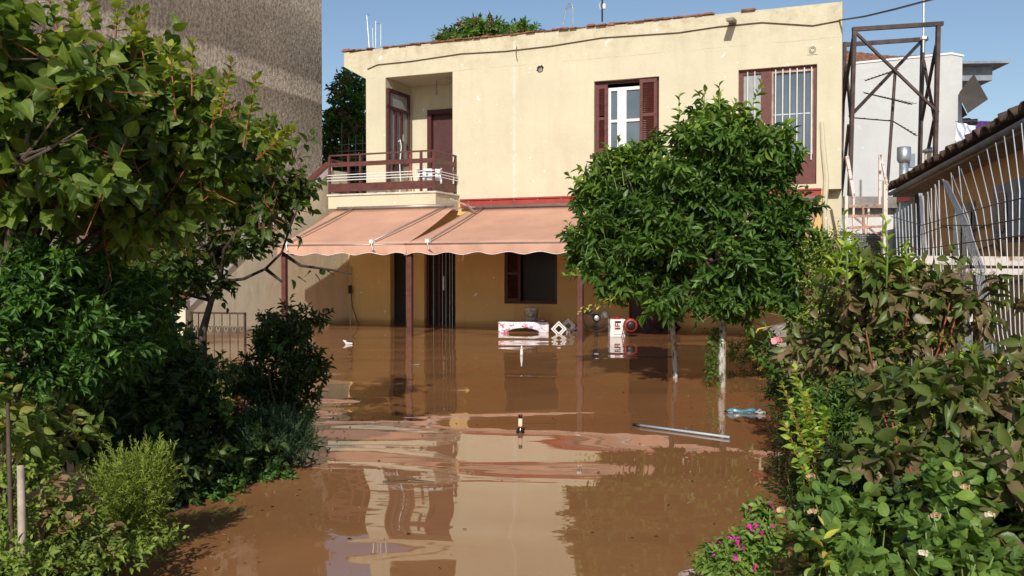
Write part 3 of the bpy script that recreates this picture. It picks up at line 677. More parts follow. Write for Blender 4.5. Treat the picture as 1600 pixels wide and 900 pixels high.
for lab, xx, z1 in (('left post of the veranda, dark brown, behind the tall dark shrub', -9.72, 1.64), ('reddish square veranda post standing in the water under the gap between awnings', -7.06, 1.60), ('slim reddish veranda post standing left of the pedestal fan', -3.9, 1.6), ('reddish veranda post at the right end beside the louvred shutter', -.46, 1.6)):
    p = empty('veranda_post', HF.wor(xx, -2.93, 0), HF.a, lab, 'post', 'veranda posts carrying the awnings')
    MB().box(-.045, .045, -.045, .045, -.72, z1-.08).build('shaft', M['postred'], p, bevel=.006)
    MB().box(-.055, .055, -.055, .055, z1-.08, z1-.02).bar((-.03, 0, z1-.1), (.12, .0, z1-.02), .03).build('cap', M['blackplastic'], p)
# ================================================================ APARTMENT BLOCK LEFT
AX = -11.32; AYc = hx(503, 120, AX).y
A = empty('apartment_block', HF.o, HF.a, 'tall windowless apartment block wall of rough grey-brown render at the left', 'building')
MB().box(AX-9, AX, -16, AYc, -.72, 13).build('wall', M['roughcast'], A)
MB().box(AX-9.2, AX+.1, -16.1, AYc+.1, 13, 13.2).build('roof', M['concrete'], A)
# gate and slatted door
g0, g1 = at(298, 487, 14.6), at(384, 487, 14.3)
def gate(p0, p1, lab):
    g = empty('iron_gate', (p0.x, p0.y, 0), math.atan2(p1.y-p0.y, p1.x-p0.x), lab, 'gate'); W = (p1-p0).length; T = p0.z
    MB().box(0, W, -.015, .015, T-.03, T).box(0, .03, -.015, .015, -.7, T).box(W-.03, W, -.015, .015, -.7, T).box(0, W, -.012, .012, -.2, -.17).box(0, W, -.012, .012, T-.55, T-.53).build('gate_frame', M['brownsteel'], g)
    k = 7
    for i in range(1, k): MB().tube([(W*i/k, 0, -.6), (W*i/k, 0, T)], .008, 5).build('bar', M['brownsteel'], g)
    for i in range(k):
        s_ = MB(); c = W*(i+.5)/k
        for sg in (-1, 1): s_.tube([(c+sg*(.028-.022*math.cos(t*.5)), 0, T-.27+.05*math.sin(t*.5)) for t in range(11)], .006, 5)
        s_.build('scroll', M['brownsteel'], g)
gate(g0, g1, 'dark wrought iron gate with scrolls before the stair wall')
p0 = at(243, 490, 14.2); p1 = at(279, 490, 14.2)
sd = empty('slatted_door', (p0.x, 14.2, 0), 0, 'pale blue grey slatted door half hidden behind the left shrubs', 'door')
W = p1.x-p0.x; s_ = MB().box(0, W, 0, .04, -.7, p0.z+.05)
for i in range(9): s_.box(.02, W-.02, -.02, 0, -.6+i*.14, -.49+i*.14)
s_.build('leaf', M['bluegrey'], sd); p0 = at(280, 490, 14.1)
tag(MB().box(p0.x, p0.x+.13, 14.0, 14.2, -.7, p0.z+.2).build('gate_pillar', M['creamstair']), 'cream gate pillar between slatted door and iron gate', 'pillar')
# ================================================================ BEHIND : trees
def bgtree(lab, ells, base, seed, ntw, mx='darkleaf'):
    t = empty('pod_tree', base, 0, lab, 'tree', 'trees with reddish pods behind the house')
    e2 = [(e[0]-base[0], e[1]-base[1], e[2]-base[2], e[3], e[4], e[5]) for e in ells]
    branches(t, seed, (0, 0, 0), e2, M['bark'], .16, 10, 'trunk', r1=.015)
    B, td, TL = crown(t, seed, e2, ntw, 9, .5, .24, .34, L['small'], 'lance', up=.2, inner=.5, tint=(.3, 1), flat=.1)
    twigtubes(t, B, td, TL, M['stem'], .01, .6)
    crown(t, seed+1, e2, int(ntw*.3), 9, .3, .17, .5, L['pods'], 'round', up=.1, inner=.9, name='seed_pods', upbias=.5)
bgtree('dark tree with reddish pods left of the house between roof and balcony', [E_(548, 160, 26, 26, 45, 1), E_(540, 225, 26, 40, 55, 1.2), E_(560, 280, 26, 45, 40, 1.2), E_(522, 270, 26, 22, 40, .8)], (-4.6, 26, -.7), 3, 620)
bgtree('rounded tree top with reddish pods showing above the roof', [E_(755, 62, 27, 46, 26, 1.3), E_(705, 68, 27, 20, 14, .8), E_(820, 56, 27, 20, 17, .8), E_(780, 75, 27, 50, 24, 1.2)], (-.7, 27, -.7), 7, 420)
# ================================================================ RIGHT BACKGROUND
Gp = [at(1306, 103, 26), at(1498, 90, 26)]
gb = empty('grey_house', (9.0, 26, 0), R(-4), 'grey rendered house with an old terracotta tile roof behind the steel frame', 'house')
MB().prism([(0, -.7), (0, 6.85), (2.5, 7.08), (3.15, 7.12), (3.45, 7.05), (3.45, -.7)], 0, 8).build('wall', M['greywall'], gb)
MB().prism([(-.02, 6.852), (-.02, 6.90), (3.15, 7.175), (3.48, 7.10), (3.48, 7.052), (3.15, 7.122)], -.03, .2).build('white_edge', M['white'], gb)
rt = MB()
def rtf(u, v):
    x = -1.0+4.1*u; y = .22+1.5*v; c = abs(math.sin(x*PI/.22))
    return (x+.02*math.sin(y*9), y, 6.90+.092*x+.055*c+v*max(.0, .86-.25*max(0, x))+.012*math.sin(y*22))
rt.sheet(rtf, 190, 26); rt.build('tile_roof', M['tileroof'], gb, True)
MB().box(3.45, 4.6, .8, 3.5, 6.55, 6.95).box(3.46, 4.9, .4, 3.6, 6.951, 7.02).build('balcony_roof', M['bluegrey'], gb); MB().box(3.46, 4.7, 1, 3.5, 3.9, 4.15).build('balcony_slab', M['bluegrey'], gb)
s_ = MB().sheet(lambda u, v: (3.55+1.3*u, .6-.6*v+.3*u, 6.45-.85*u*0-1.5*v+.0*u-.75*u*(1-v)*0), 4, 4)
# dark roll-down sun blind, tilted outwards
q0, q1, q2, q3 = at(1497, 148, 25.8), at(1522, 116, 25.6), at(1544, 155, 25), at(1512, 177, 25)
sb = MB(); sb.v = [tuple(v) for v in (q0, q1, q2, q3)]; sb.f = [(0, 1, 2, 3)]
o = sb.build('sun_blind', M['shade']); o.modifiers.new('s', 'SOLIDIFY').thickness = .02; tag(o, 'dark brown square sun blind pushed out from the grey house balcony', 'blind')
sb = MB(); sb.v = [tuple(at(a, b, 25.9)) for (a, b) in ((1497, 152), (1511, 180), (1500, 186), (1496, 186))]; sb.f = [(0, 1, 2, 3)]
o = sb.build('sun_blind', M['shade']); o.modifiers.new('s', 'SOLIDIFY').thickness = .02; tag(o, 'narrow dark brown blind below the square one at the grey house corner', 'blind')
def cloth(lab, corners, m, name, cat, Y=24.5, group='laundry on the balcony of the grey house'):
    a, b, c, d = [at(x, y, Y) for (x, y) in corners]
    def fn(u, v):
        p = a.lerp(b, u).lerp(d.lerp(c, u), v); return p+Vector((0, .06*math.sin(u*11+v*2), 0))
    o = MB().sheet(fn, 20, 10).build(name, m, None, True); o.modifiers.new('s', 'SOLIDIFY').thickness = .006; tag(o, lab, cat, group)
def stripes():
    q = NT('striped_cloth'); v = q.coord(); sx = q.n('ShaderNodeSeparateXYZ'); q.l(v, sx.inputs[0])
    t = q.math('SINE', q.math('MULTIPLY', q.math('ADD', sx.outputs[0], q.math('MULTIPLY', sx.outputs[2], .3)), 42.0))
    q.l(q.ramp(t, [(.45, (.8, .8, .82, 1)), (.55, (.30, .34, .55, 1))]), q.b.inputs['Base Color']); q.b.inputs['Roughness'].default_value = .9; return q.m
cloth('white cloth with blue stripes drying on the line', [(1495, 191), (1524, 197), (1512, 232), (1494, 232)], stripes(), 'striped_towel', 'laundry')
cloth('black garment drying between the striped and the purple cloth', [(1503, 184), (1526, 186), (1526, 205), (1507, 202)], M['blackcloth'], 'black_shirt', 'laundry', 24.7)
cloth('small purple cloth at the right end of the laundry', [(1528, 190), (1545, 190), (1543, 206), (1527, 204)], M['purple'], 'purple_cloth', 'laundry', 24.6)
tag(MB().tube([at(1493, 190, 24.6), at(1520, 189, 24.6), at(1548, 190, 24.6)], .01, 5).build('clothes_line', M['cable']), 'thin line carrying the laundry above the tiled eave', 'line')
MBb = MB(); p = at(1520, 215, 25.5); MBb.box(p.x-.3, p.x+.5, 25.3, 25.6, p.z-1, p.z+.3)
tag(MBb.build('balcony_parapet', M['bluegrey']), 'pale parapet behind the striped laundry', 'parapet')
# steel frame tower on the annex
S = empty('steel_frame', at(1385, 310, 19.5), 0, 'tall rusty brown angle-iron frame with crossed braces on the annex roof', 'frame'); S0 = S.location.copy()
def sb_(a, b, Ya, Yb, w=.06, name='strut'): MB().bar(at(*a, Ya)-S0, at(*b, Yb)-S0, w, w*.8).build(name, M['brownsteel'], S)
YF, YB = 19.0, 20.3
sb_((1335, 44), (1327, 322), YF, YF, .09, 'upright'); sb_((1466, 36), (1460, 300), YF, YF, .09, 'upright')
sb_((1320, 66), (1312, 318), YB, YB, .085, 'upright'); sb_((1442, 58), (1436, 300), YB, YB, .085, 'upright')
sb_((1332, 46), (1473, 37), YF, YF, .1, 'top_bar'); sb_((1318, 70), (1449, 61), YB, YB, .1, 'top_bar')
sb_((1336, 50), (1466, 176), YF, YF); sb_((1440, 64), (1328, 182), YB, YF)
sb_((1333, 60), (1313, 190), YF, YB); sb_((1322, 100), (1330, 190), YB, YF); sb_((1463, 70), (1440, 190), YF, YB); sb_((1443, 95), (1461, 190), YB, YF)
sb_((1326, 195), (1314, 312), YF, YB, .06); sb_((1461, 180), (1438, 296), YF, YB, .06)
mp = empty('mast_pole', at(1443, 60, 20.1), 0, 'thin galvanised pole rising from the top of the steel frame', 'pole')
MB().tube([(0, 0, -.3), (0, 0, 1.2)], .028, 8).build('tube', M['galv'], mp); MB().box(-.05, .05, -.05, .05, -.02, .04).build('clamp', M['white'], mp)
tm = empty('tv_antenna', at(1395, 308, 19.8), 0, 'rusty slanting mast with two television aerials inside the steel frame', 'antenna'); T0 = tm.location.copy()
MB().tube([at(1385, 312, 19.8)-T0, at(1399, 108, 19.8)-T0], .035, 8).build('mast', M['brownsteel'], tm)
for (a, b, k) in (((1352, 126), (1400, 110), 9), ((1350, 145), (1425, 163), 16), ((1332, 184), (1392, 189), 4), ((1396, 190), (1432, 212), 8)):
    m_ = MB(); A_ = at(*a, 19.7)-T0; B_ = at(*b, 19.7)-T0; m_.tube([A_, B_], .014, 5)
    for i in range(k):
        c = A_.lerp(B_, i/(k-1)); m_.tube([c+Vector((-.03, -.15-.01*i, -.03)), c+Vector((.03, .15+.01*i, .05))], .006, 4)
    m_.build('aerial', M['blackplastic'], tm)
# annex
an = empty('annex', (0, 0, 0), 0, 'low white annex with cracked concrete roof slab under the steel frame', 'building')
p0 = at(1300, 326, 18.6); p1 = at(1388, 326, 18.6)
MB().box(p0.x-.5, p1.x+.1, 18.6, 22, -.7, p0.z).build('wall', M['whitewall'], an)
a0 = at(1300, 307, 18.4); MB().box(p0.x-.55, p1.x+.15, 18.4, 22.2, p0.z+.003, a0.z).build('roof_slab', M['concrete'], an)
MB().box(p1.x+.1, p1.x+1.5, 17.6, 22, -.7, p0.z+.1).build('side_wall', M['bluegrey'], an)
MB().box(p1.x+.08, p1.x+1.6, 17.4, 22, p0.z+.103, p0.z+.22).build('side_roof', M['redstrip'], an)
# flues
fl = empty('metal_flue', at(1412, 290, 18.3), 0, 'shiny galvanised flue pipe with cowl beside the tiled eave', 'chimney')
MB().lathe([(.085, -.6), (.085, .55)], k=18).build('pipe', M['galv'], fl, True); MB().lathe([(.10, .45), (.13, .5), (.13, .75), (.1, .76)], k=18).build('cowl', M['galv'], fl, True); MB().box(.1, .2, -.05, .05, .35, .62).build('side_box', M['bluegrey'], fl)
fl = empty('cream_flue', at(1453, 262, 19.5), 0, 'short cream flue with grey cap behind the tiled eave', 'chimney')
MB().lathe([(.11, -.4), (.11, .32)], k=16).build('pipe', M['cream'], fl, True); MB().lathe([(.15, .32), (.15, .37), (.03, .43)], k=16).build('cap', M['galv'], fl, True)
# rusty rack
rk = empty('rusty_rack', at(1350, 410, 15.5), 0, 'rusty metal ladder frame standing before the white annex wall', 'rack'); K0 = rk.location.copy()
def rb_(a, b, w=.035, m='rustpaint', n='upright', Y=15.5, Y2=None): MB().bar(at(*a, Y)-K0, at(*b, Y2 or Y)-K0, w).build(n, M[m], rk)
rb_((1323, 244), (1334, 308), .05); rb_((1334, 306), (1332, 400), .03); rb_((1322, 306), (1321, 420), .05); rb_((1383, 282), (1382, 430), .065); rb_((1375, 242), (1374, 320), .035); rb_((1376, 242), (1386, 290), .035)
rb_((1325, 322), (1378, 321), .04, 'rust', 'rung'); rb_((1325, 338), (1378, 337), .04, 'rust', 'rung'); rb_((1325, 356), (1378, 354), .04, 'rust', 'rung'); rb_((1348, 322), (1350, 366), .035, 'rust', 'strut'); rb_((1333, 338), (1378, 372), .03, 'rust', 'strut'); rb_((1357, 326), (1356, 370), .03)
nt_ = MB()
for i in range(26): nt_.tube([at(1330+i*1.8, 365+rnd.uniform(-2, 2), 15.2), at(1336+i*1.6, 412, 15.3)], .006, 4)
for i in range(16): nt_.tube([at(1330, 366+i*3, 15.2), at(1376, 366+i*3+rnd.uniform(-1, 1), 15.2)], .006, 4)
tag(nt_.build('mesh_netting', M['blackplastic']), 'crumpled dark wire netting hung on the rusty rack', 'netting')
# right low house
RF = Frame(4.95, 9.0, -14.4)
RH = empty('orange_house', RF.o, RF.a, 'low orange plastered house with old brown tiled eave at the right edge', 'house')
rw = MB(); rw.box(.35, .6, -7, 8.3, -.72, 2.55); rw.box(.35, 5, 8.3, 8.5, -.72, 2.55); rw.build('wall', M['orange'], RH)
def rtile(u, v):
    y = -7+15.6*v; x = -.04+3.6*u; c = abs(math.sin(y*PI/.21))
    return (x-.10+.03*math.sin(y*17)*(1-u), y, 2.655+.10*c+x*.36+.012*math.sin(y*5))
o = MB().sheet(rtile, 16, 620).build('tile_roof', M['oldtile'], RH, True); o.modifiers.new('s', 'SOLIDIFY').thickness = .02
MB().sheet(lambda u, v: (-.05-.045*math.cos(PI*u), -7+15.5*v, 2.60-.045*math.sin(PI*u)), 10, 30).build('gutter', M['bluegrey'], RH, True).modifiers.new('s', 'SOLIDIFY').thickness = .008
MB().box(-.02, .5, -7, 8.4, 2.52, 2.56).build('soffit', M['concrete'], RH)
ww = MB().box(.33, .36, 3.6, 4.9, .9, 2.1).build('window', M['bluegrey'], RH); MB().box(.31, .33, 3.7, 4.2, 1.0, 2.0).box(.31, .33, 4.3, 4.8, 1.0, 2.0).build('pane', M['darkglass'], ww)
MB().tube([(.31, 7.8, 2.5), (.31, 7.8, -.7)], .05, 10).build('downpipe', M['bluegrey'], RH, True)
dd = MB().box(.33, .36, -2.2, -1.2, -.7, .95).build('door', M['bluegrey'], RH)
c_ = MB()
for (pl) in ([(7, 1.3), (5, 1.1), (3.2, 1.22), (2.2, 1.0), (1, 1.1), (-1, .95)], [(7, 1.5), (4.5, 1.35), (2.5, 1.5), (1.6, 1.2), (.6, 1.3)], [(6, 1.9), (4, 1.7), (2.6, 1.75), (2.0, 1.3)]): c_.tube([(.32, a, b) for (a, b) in pl], .012, 5)
c_.build('wall_cable', M['cable'], RH)
ac = empty('air_conditioner', RF.wor(0, 0, 0), RF.a, 'grey air conditioner outdoor unit on the orange wall', 'air conditioner')
pa = RF.onx(1556, 290, .05); pb = RF.onx(1600, 365, .05)
MB().box(.02, .33, pa.y-1.05, pa.y, 1.52, 2.10).build('casing', M['bluegrey'], ac, bevel=.01)
g_ = MB(); g_.box(.06, .3, pa.y+.002, pa.y+.01, 1.56, 2.06); g_.build('side_grille', M['blackplastic'], ac)
fg = MB(); yc = pa.y-.4; fg.lathe([(.23, 0), (.23, .012), (.2, .014)], (.018, yc, 1.8), 24, (-1, 0, 0)); fg.build('fan_disc', M['blackplastic'], ac)
for i in range(14): MB().tube([(.0, yc-.22, 1.6+i*.03), (.0, yc+.22, 1.6+i*.03)], .004, 4).build('fan_guard', M['bluegrey'], ac)
MB().bar((.1, pa.y-.9, 1.50), (.35, pa.y-.9, 1.50), .03).bar((.1, pa.y-.15, 1.50), (.35, pa.y-.15, 1.50), .03).build('bracket', M['galv'], ac)
# beam and fence in front of the orange house
bm = empty('rusty_beam', (0, 0, 0), 0, 'long horizontal beam of flaking white paint over rust crossing before the wire fence', 'beam')
MB().bar(at(1392, 406, 8.3), at(1680, 409, 7.3), .05, .075).build('upper_channel', M['rustpaint'], bm)
MB().bar(at(1490, 424, 7.9), at(1680, 425, 7.3), .05, .05).build('lower_channel', M['rustpaint'], bm)
MB().bar(at(1512, 424, 7.8), at(1514, 600, 7.8), .05, .05).build('upright', M['rustpaint'], bm)
FX = -.75
fe = empty('rod_fence', RF.o, RF.a, 'leaning fence of thin steel rods before the orange house', 'fence')
def rod(pxs, r=.008, jit=0):
    pp = []
    for k, (a, b) in enumerate(pxs):
        q = RF.onx(a, b, FX+jit); pp.append((q.x, q.y, q.z))
    MB().tube(pp, r*.62, 5).build('rod', M['wire'], fe, True)
rnd = random.Random(9)
for i in range(6): rod([(1399+i*5, 334-i*3), (1402+i*5, 400), (1405+i*5, 600)], .010)
for i in range(7): rod([(1431+i*6, 318-i*6), (1434+i*6, 420), (1438+i*7, 610)], .008)
for i in range(4): rod([(1436+i*1.5, 302), (1443+i*2, 400), (1447+i*2, 600)], .010)
for i in range(5): rod([(1450+i*12, 300-i*10), (1460+i*13, 400), (1466+i*12, 600)], .007)
for i in range(7): rod([(1472+i*1.4, 280+i*.6), (1500+i*1.8, 345), (1524+i*2.4, 420), (1545+i*2, 600)], .0065)
for i in range(11):
    rod([(1488+i*13.5, 274-i*10.2), (1513+i*11.5, 340-i*6), (1534+i*8.2, 430), (1546+i*6.8, 520), (1556+i*10, 625)], .0065)
for i in range(6): rod([(1622+i*15, 170-i*8), (1626+i*12, 300), (1625+i*10, 430), (1640+i*12, 640)], .0065)
for (pl) in ([(1392, 338), (1440, 352), (1500, 335), (1560, 318), (1660, 296)], [(1392, 372), (1430, 370), (1480, 352), (1540, 352), (1660, 330)], [(1398, 392), (1450, 388), (1520, 378), (1660, 360)], [(1540, 470), (1580, 480), (1660, 492)], [(1545, 560), (1575, 545), (1600, 560), (1660, 600)]):
    pp = [RF.onx(a, b, FX-.02) for (a, b) in pl]; MB().tube(pp, .005, 5).build('tie_wire', M['brownsteel'], fe, True)
tag(MB().bar(at(1508, 520, 6.8), at(1508, 640, 6.8), .10, .10).build('pale_pipe', M['galv']), 'pale blue grey pipe standing behind the bronze shrub', 'pipe')
# utility cable across the sky
c0 = HF.wor(hp(1312, 32).x, -.02, hp(1312, 32).z)
tag(MB().tube([c0, at(1350, 26, 15.5), at(1400, 14, 14.5), at(1460, -2, 13), at(1560, -40, 11)], .016, 6).build('power_cable', M['blackplastic']), 'thick black cable rising from the house corner into the sky', 'cable')
tag(MB().tube([at(1438, 300, 18), at(1500, 245, 16), at(1560, 196, 14), at(1640, 135, 12)], .008, 5).build('thin_wire', M['blackplastic']), 'thin wire climbing to the right above the tiled eave', 'wire')
# ================================================================ THINGS UNDER THE AWNING
def clothmat():
    q = NT('floral_oilcloth'); v = q.coord(); n1 = q.noise(9, 4, .6, v, 1.2); n2 = q.noise(7, 3, .6, q.coord((1.3, 1, 1.1)), 1.5)
    col = q.mix(q.ramp(n1, [(.56, (0,0,0,1)), (.62, (1,1,1,1))]), (.72, .72, .76, 1), (.55, .10, .12, 1)); col = q.mix(q.ramp(n2, [(.56, (0,0,0,1)), (.64, (1,1,1,1))]), col, (.22, .25, .50, 1))
    q.l(col, q.b.inputs['Base Color']); q.b.inputs['Roughness'].default_value = .35; return q.m
tb = empty('garden_table', (.245, 17.85, 0), R(-6), 'small table standing in the flood under the dark ground floor window', 'table')
MB().box(-.45, .45, -.28, .28, .15, .18).build('tabletop', M['whiteplastic'], tb)
for (a, b) in ((-.4, -.23), (.4, -.23), (-.4, .23), (.4, .23)): MB().bar((a, b, -.6), (a, b, .15), .04).build('leg', M['whiteplastic'], tb)
def tcf(u, v):
    x = -.475+.95*u; arch = .15*max(0, 1-((x)/.30)**2)**.5; e = .19-.02*v
    low = -.015+arch*.62; return (x, -.30-.012*math.sin(u*20)*v, e+(low-e)*v)
tc_ = MB().sheet(tcf, 40, 8)
tc_.sheet(lambda u, v: (-.475+.95*u, -.30+.6*v, .186+.004*math.sin(u*14)), 20, 6)
tc_.sheet(lambda u, v: (-.476, -.30+.6*u, .186-.19*v), 6, 4); tc_.sheet(lambda u, v: (.476, -.30+.6*u, .186-.19*v), 6, 4)
o = tc_.build('tablecloth', clothmat(), None, True); o.location = tb.location; o.rotation_euler = tb.rotation_euler; o.modifiers.new('s', 'SOLIDIFY').thickness = .004
tag(o, 'white oilcloth with red and blue flowers spread over the flooded table', 'tablecloth')
def bucketmat():
    q = NT('paint_bucket'); v = q.coord(); n1 = q.noise(7, 4, .5, v, 1)
    q.l(q.ramp(n1, [(.42, (.62, .42, .10, 1)), (.48, (.62, .60, .56, 1)), (.6, (.22, .26, .34, 1))]), q.b.inputs['Base Color']); q.b.inputs['Roughness'].default_value = .4; return q.m
bk = empty('paint_bucket', (at(830, 498, 17.95).x, 17.95, .19), 0, 'yellow and grey plastic paint bucket on the covered table', 'bucket')
MB().lathe([(.115, 0), (.135, .22), (.145, .225), (.145, .26), (.125, .26), (.11, .03)], k=24).build('pail', bucketmat(), bk, True)
MB().tube([(.14*math.cos(t), -.14*abs(math.sin(t))-.01, .2-.12*math.sin(t)) for t in [PI*i/12 for i in range(13)]], .004, 5).build('handle', M['blackplastic'], bk)
p = at(848, 500, 17.85); tag(MB().lathe([(.09, 0), (.07, .03), (.015, .05), (.01, .07)], (p.x, p.y, .19), 14).build('pot_lid', M['galv'], None, True), 'small grey lid beside the bucket on the table', 'lid')
def diamond(px, py, Y, r, rot, lab, mat_, depth=.03):
    c = at(px, py, Y); d = empty('diamond_panel', c, R(rot), lab, 'garden edging', 'diamond shaped garden edging pieces')
    poly = MB()
    for (ro, ri, yy, nm) in ((r, r*.80, depth, 'frame'), (r*.68, r*.48, depth*.6, 'inner_frame')):
        m_ = MB(); O = [(ro, 0), (0, ro), (-ro, 0), (0, -ro)]; I = [(ri, 0), (0, ri), (-ri, 0), (0, -ri)]
        for k in range(4):
            j = (k+1) % 4; m_.prism([O[k], O[j], I[j], I[k]], -yy, yy)
        m_.build(nm, mat_, d)
    return d
diamond(873, 514, 17.0, .145, 5, 'white diamond frame afloat right of the covered table', M['whiteplastic'])
diamond(888, 509, 17.6, .14, -10, 'diamond frame coloured grey for its shade, just behind the white one', M['galv'])  # same edging as the white piece, its shade put in as a grey material
for i, px in enumerate((1012, 1032, 1053)): diamond(px, 512-(i%2)*3, 17.2, .13, 8*i, ['leftmost', 'middle', 'rightmost'][i]+' of the three diamonds coloured dark for the shade behind the lemon trunks', M['blackplastic'])  # shade on these edging pieces is put in as a black material
p = wz(898, 516); tag(MB().tube([p+Vector((-.06, 0, .01)), p+Vector((.03, 0, .03)), p+Vector((.13, 0, .08))], [.035, .03, .008], 8).build('plastic_scoop', M['whiteplastic'], None, True), 'small white plastic scoop floating between diamond frames and post', 'scoop')
# fan
fn = empty('pedestal_fan', (at(932, 497, 16.2).x, 16.2, 0), 0, 'pedestal fan with round wire guard half sunk behind the slim post', 'fan')
g_ = MB(); c = at(932, 497, 16.2); cz = c.z
for i in range(44):
    a = 2*PI*i/44; g_.tube([(.04*math.cos(a), -.05, cz+.04*math.sin(a)), (.15*math.cos(a+.2), -.07, cz+.15*math.sin(a+.2)), (.23*math.cos(a+.35), 0, cz+.23*math.sin(a+.35))], .0025, 4)
for r0 in (.23, .12): g_.tube([(r0*math.cos(2*PI*i/32), -.0 if r0 > .2 else -.065, cz+r0*math.sin(2*PI*i/32)) for i in range(33)], .006, 5)
g_.build('guard', M['brownsteel'], fn, True); MB().lathe([(.045, 0), (.045, .02), (.02, .03)], (0, -.05, cz), 18, (0, -1, 0)).build('hub', M['galv'], fn)
MB().lathe([(.07, 0), (.06, .16)], (0, .02, cz), 16, (0, 1, 0)).build('motor', M['blackplastic'], fn); MB().tube([(0, .08, cz), (0, .08, -.7)], .03, 10).build('stand', M['blackplastic'], fn)
bl_ = MB()
for i in range(3):
    a = i*2.09; bl_.sheet(lambda u, v: ((.04+.16*u)*math.cos(a+.7*v), -.02+.03*v, cz+(.04+.16*u)*math.sin(a+.7*v)), 4, 4)
bl_.build('blades', M['blackplastic'], fn)
# white containers with red print
p = at(964, 500, 16.6); wb = empty('white_container', (p.x, 16.6, 0), R(4), 'tall white plastic container with red and black print under the lemon leaves', 'container')
MB().box(-.145, .145, -.12, .12, -.3, .30).build('body', M['whiteplastic'], wb, bevel=.02); MB().lathe([(.06, .30), (.06, .34), (.045, .35)], k=16).build('cap', M['redenamel'], wb)
MB().box(-.06, .03, -.124, -.12, .17, .19).box(-.06, -.04, -.124, -.12, .19, .23).box(-.02, .0, -.124, -.12, .18, .23).box(-.06, .04, -.124, -.12, .12, .155).build('print', M['redenamel'], wb)
MB().box(-.06, .05, -.124, -.12, .235, .27).build('print', M['blackplastic'], wb); MB().box(-.08, .08, -.124, -.12, .03, .035).build('print_line', M['blackplastic'], wb)
p = at(985, 508, 16.3); hd = empty('red_drum_heater', (p.x, 16.3, 0), 0, 'round red appliance with black dial beside the white container', 'appliance')
MB().lathe([(.10, .06), (.12, .05), (.125, 0), (.12, -.08)], (0, 0, p.z), 24, (0, -1, 0)).build('body', M['redenamel'], hd, True); MB().lathe([(.08, -.03), (.08, .03), (.04, .045)], (0, -.05, p.z), 20, (0, -1, 0)).build('dial', M['blackplastic'], hd, True)
MB().tube([(-.09, -.05, p.z), (-.14, -.05, p.z-.01), (-.13, -.05, p.z-.06), (-.16, -.05, -.01)], .008, 5).build('lead', M['redenamel'], hd)
# tools at left wall
p = HF.wor(-10.05, -.12, 0)
rk2 = empty('rake', p, HF.a, 'dark handled rake leaning in the corner left of the dark door', 'rake')
MB().tube([(.0, 0, -.5), (0, .05, 1.25)], .012, 6).build('handle', M['pole'], rk2); MB().tube([(.02, 0, .8), (.06, 0, .4), (.22, 0, -.02)], .01, 6).build('second_handle', M['blackplastic'], rk2); MB().box(-.04, .04, .0, .03, .66, .84).build('head', M['blackplastic'], rk2)
# board right
p = at(1240, 528, 14.6)
M['oldwood'] = simple('old_wood', (.30, .27, .23, 1), .9, var=.5, nscale=8)
bd = MB().sheet(lambda u, v: (-.42+.86*u, .5*v, .28*v+.04*math.sin(u*3)-.03+.10*u*v), 10, 6)
o = bd.build('weathered_board', M['oldwood'], None, True); o.location = (p.x, 14.4, -.0); o.modifiers.new('s', 'SOLIDIFY').thickness = .03; tag(o, 'pale weathered board tilted out of the water right of the lemon trees', 'board')
p = at(1125, 0, 14); p = at(1175, 513, 14.2); tag(MB().tube([at(1172, 532, 14.1), at(1185, 514, 14.1), at(1205, 510, 14.2)], [.012, .016, .012], 6).build('yellow_tube', M['yellow'], None, True), 'faded yellow curved tube beside the weathered board', 'tube')
# ================================================================ FLOATING THINGS
p = wz(813, 676); bt = empty('beer_bottle', p+Vector((0, 0, -.13)), 0, 'dark bottle with white and red neck label bobbing upright in the open water', 'bottle')
def glassm(name, c):
    q = NT(name); q.b.inputs['Base Color'].default_value = c; q.b.inputs['Roughness'].default_value = .05; q.b.inputs['Specular IOR Level'].default_value = .8; return q.m
MB().lathe([(.032, 0), (.033, .12), (.030, .145), (.017, .165), (.0135, .19), (.0135, .245), (.015, .25), (.015, .262)], k=20).build('glass', glassm('brown_glass', (.02, .01, .006, 1)), bt, True)
MB().lathe([(.0175, .172), (.0158, .183), (.0150, .235)], k=20).build('label', M['creampetal'], bt, True); MB().lathe([(.0195, .168), (.0176, .178)], k=20).build('label_band', M['redenamel'], bt, True)
p0, p1 = wz(992, 666), wz(1140, 686); d_ = p1-p0
mpq = empty('floating_pole', p0, 0, 'pale blue metal pole with black end floating beneath the lemon trees', 'pole')
MB().tube([Vector((0, 0, .012)), d_+Vector((0, 0, .012))], .0095, 10).build('shaft', simple('pale_blue_enamel', (.38, .46, .52, 1), .35, var=.12), mpq, True); MB().tube([d_*-.02+Vector((0, 0, .012)), d_*.06+Vector((0, 0, .012))], .011, 10).build('grip', M['blackplastic'], mpq, True)
def blob(name, p, sx, sy, sz, m, lab, cat, seed, n=18):
    rd = random.Random(seed); ph = [rd.uniform(0, 6) for _ in range(6)]
    def fn(u, v):
        th = 2*PI*u; f = PI*v; r = 1+.16*math.sin(3*th+ph[0])*math.sin(f)+.13*math.sin(7*th+4*f+ph[1])+.08*math.sin(11*th-5*f+ph[2])
        return (sx*r*math.cos(f), sy*r*math.sin(f)*math.cos(th), sz*r*math.sin(f)*math.sin(th)*(.7+.3*math.sin(5*f+ph[3])))
    o = MB().sheet(fn, n, n).build(name, m, None, True); o.location = p; return tag(o, lab, cat)
blob('plastic_bag', wz(1158, 644)+Vector((0, 0, .008)), .125, .05, .03, M['blueplastic'], 'crumpled blue plastic bag floating right of the front lemon trunk', 'bag', 3)
blob('clear_bottle', wz(1188, 646)+Vector((0, 0, .01)), .045, .03, .025, M['frost'], 'clear plastic bottle piece at the right end of the blue bag', 'bottle', 5)
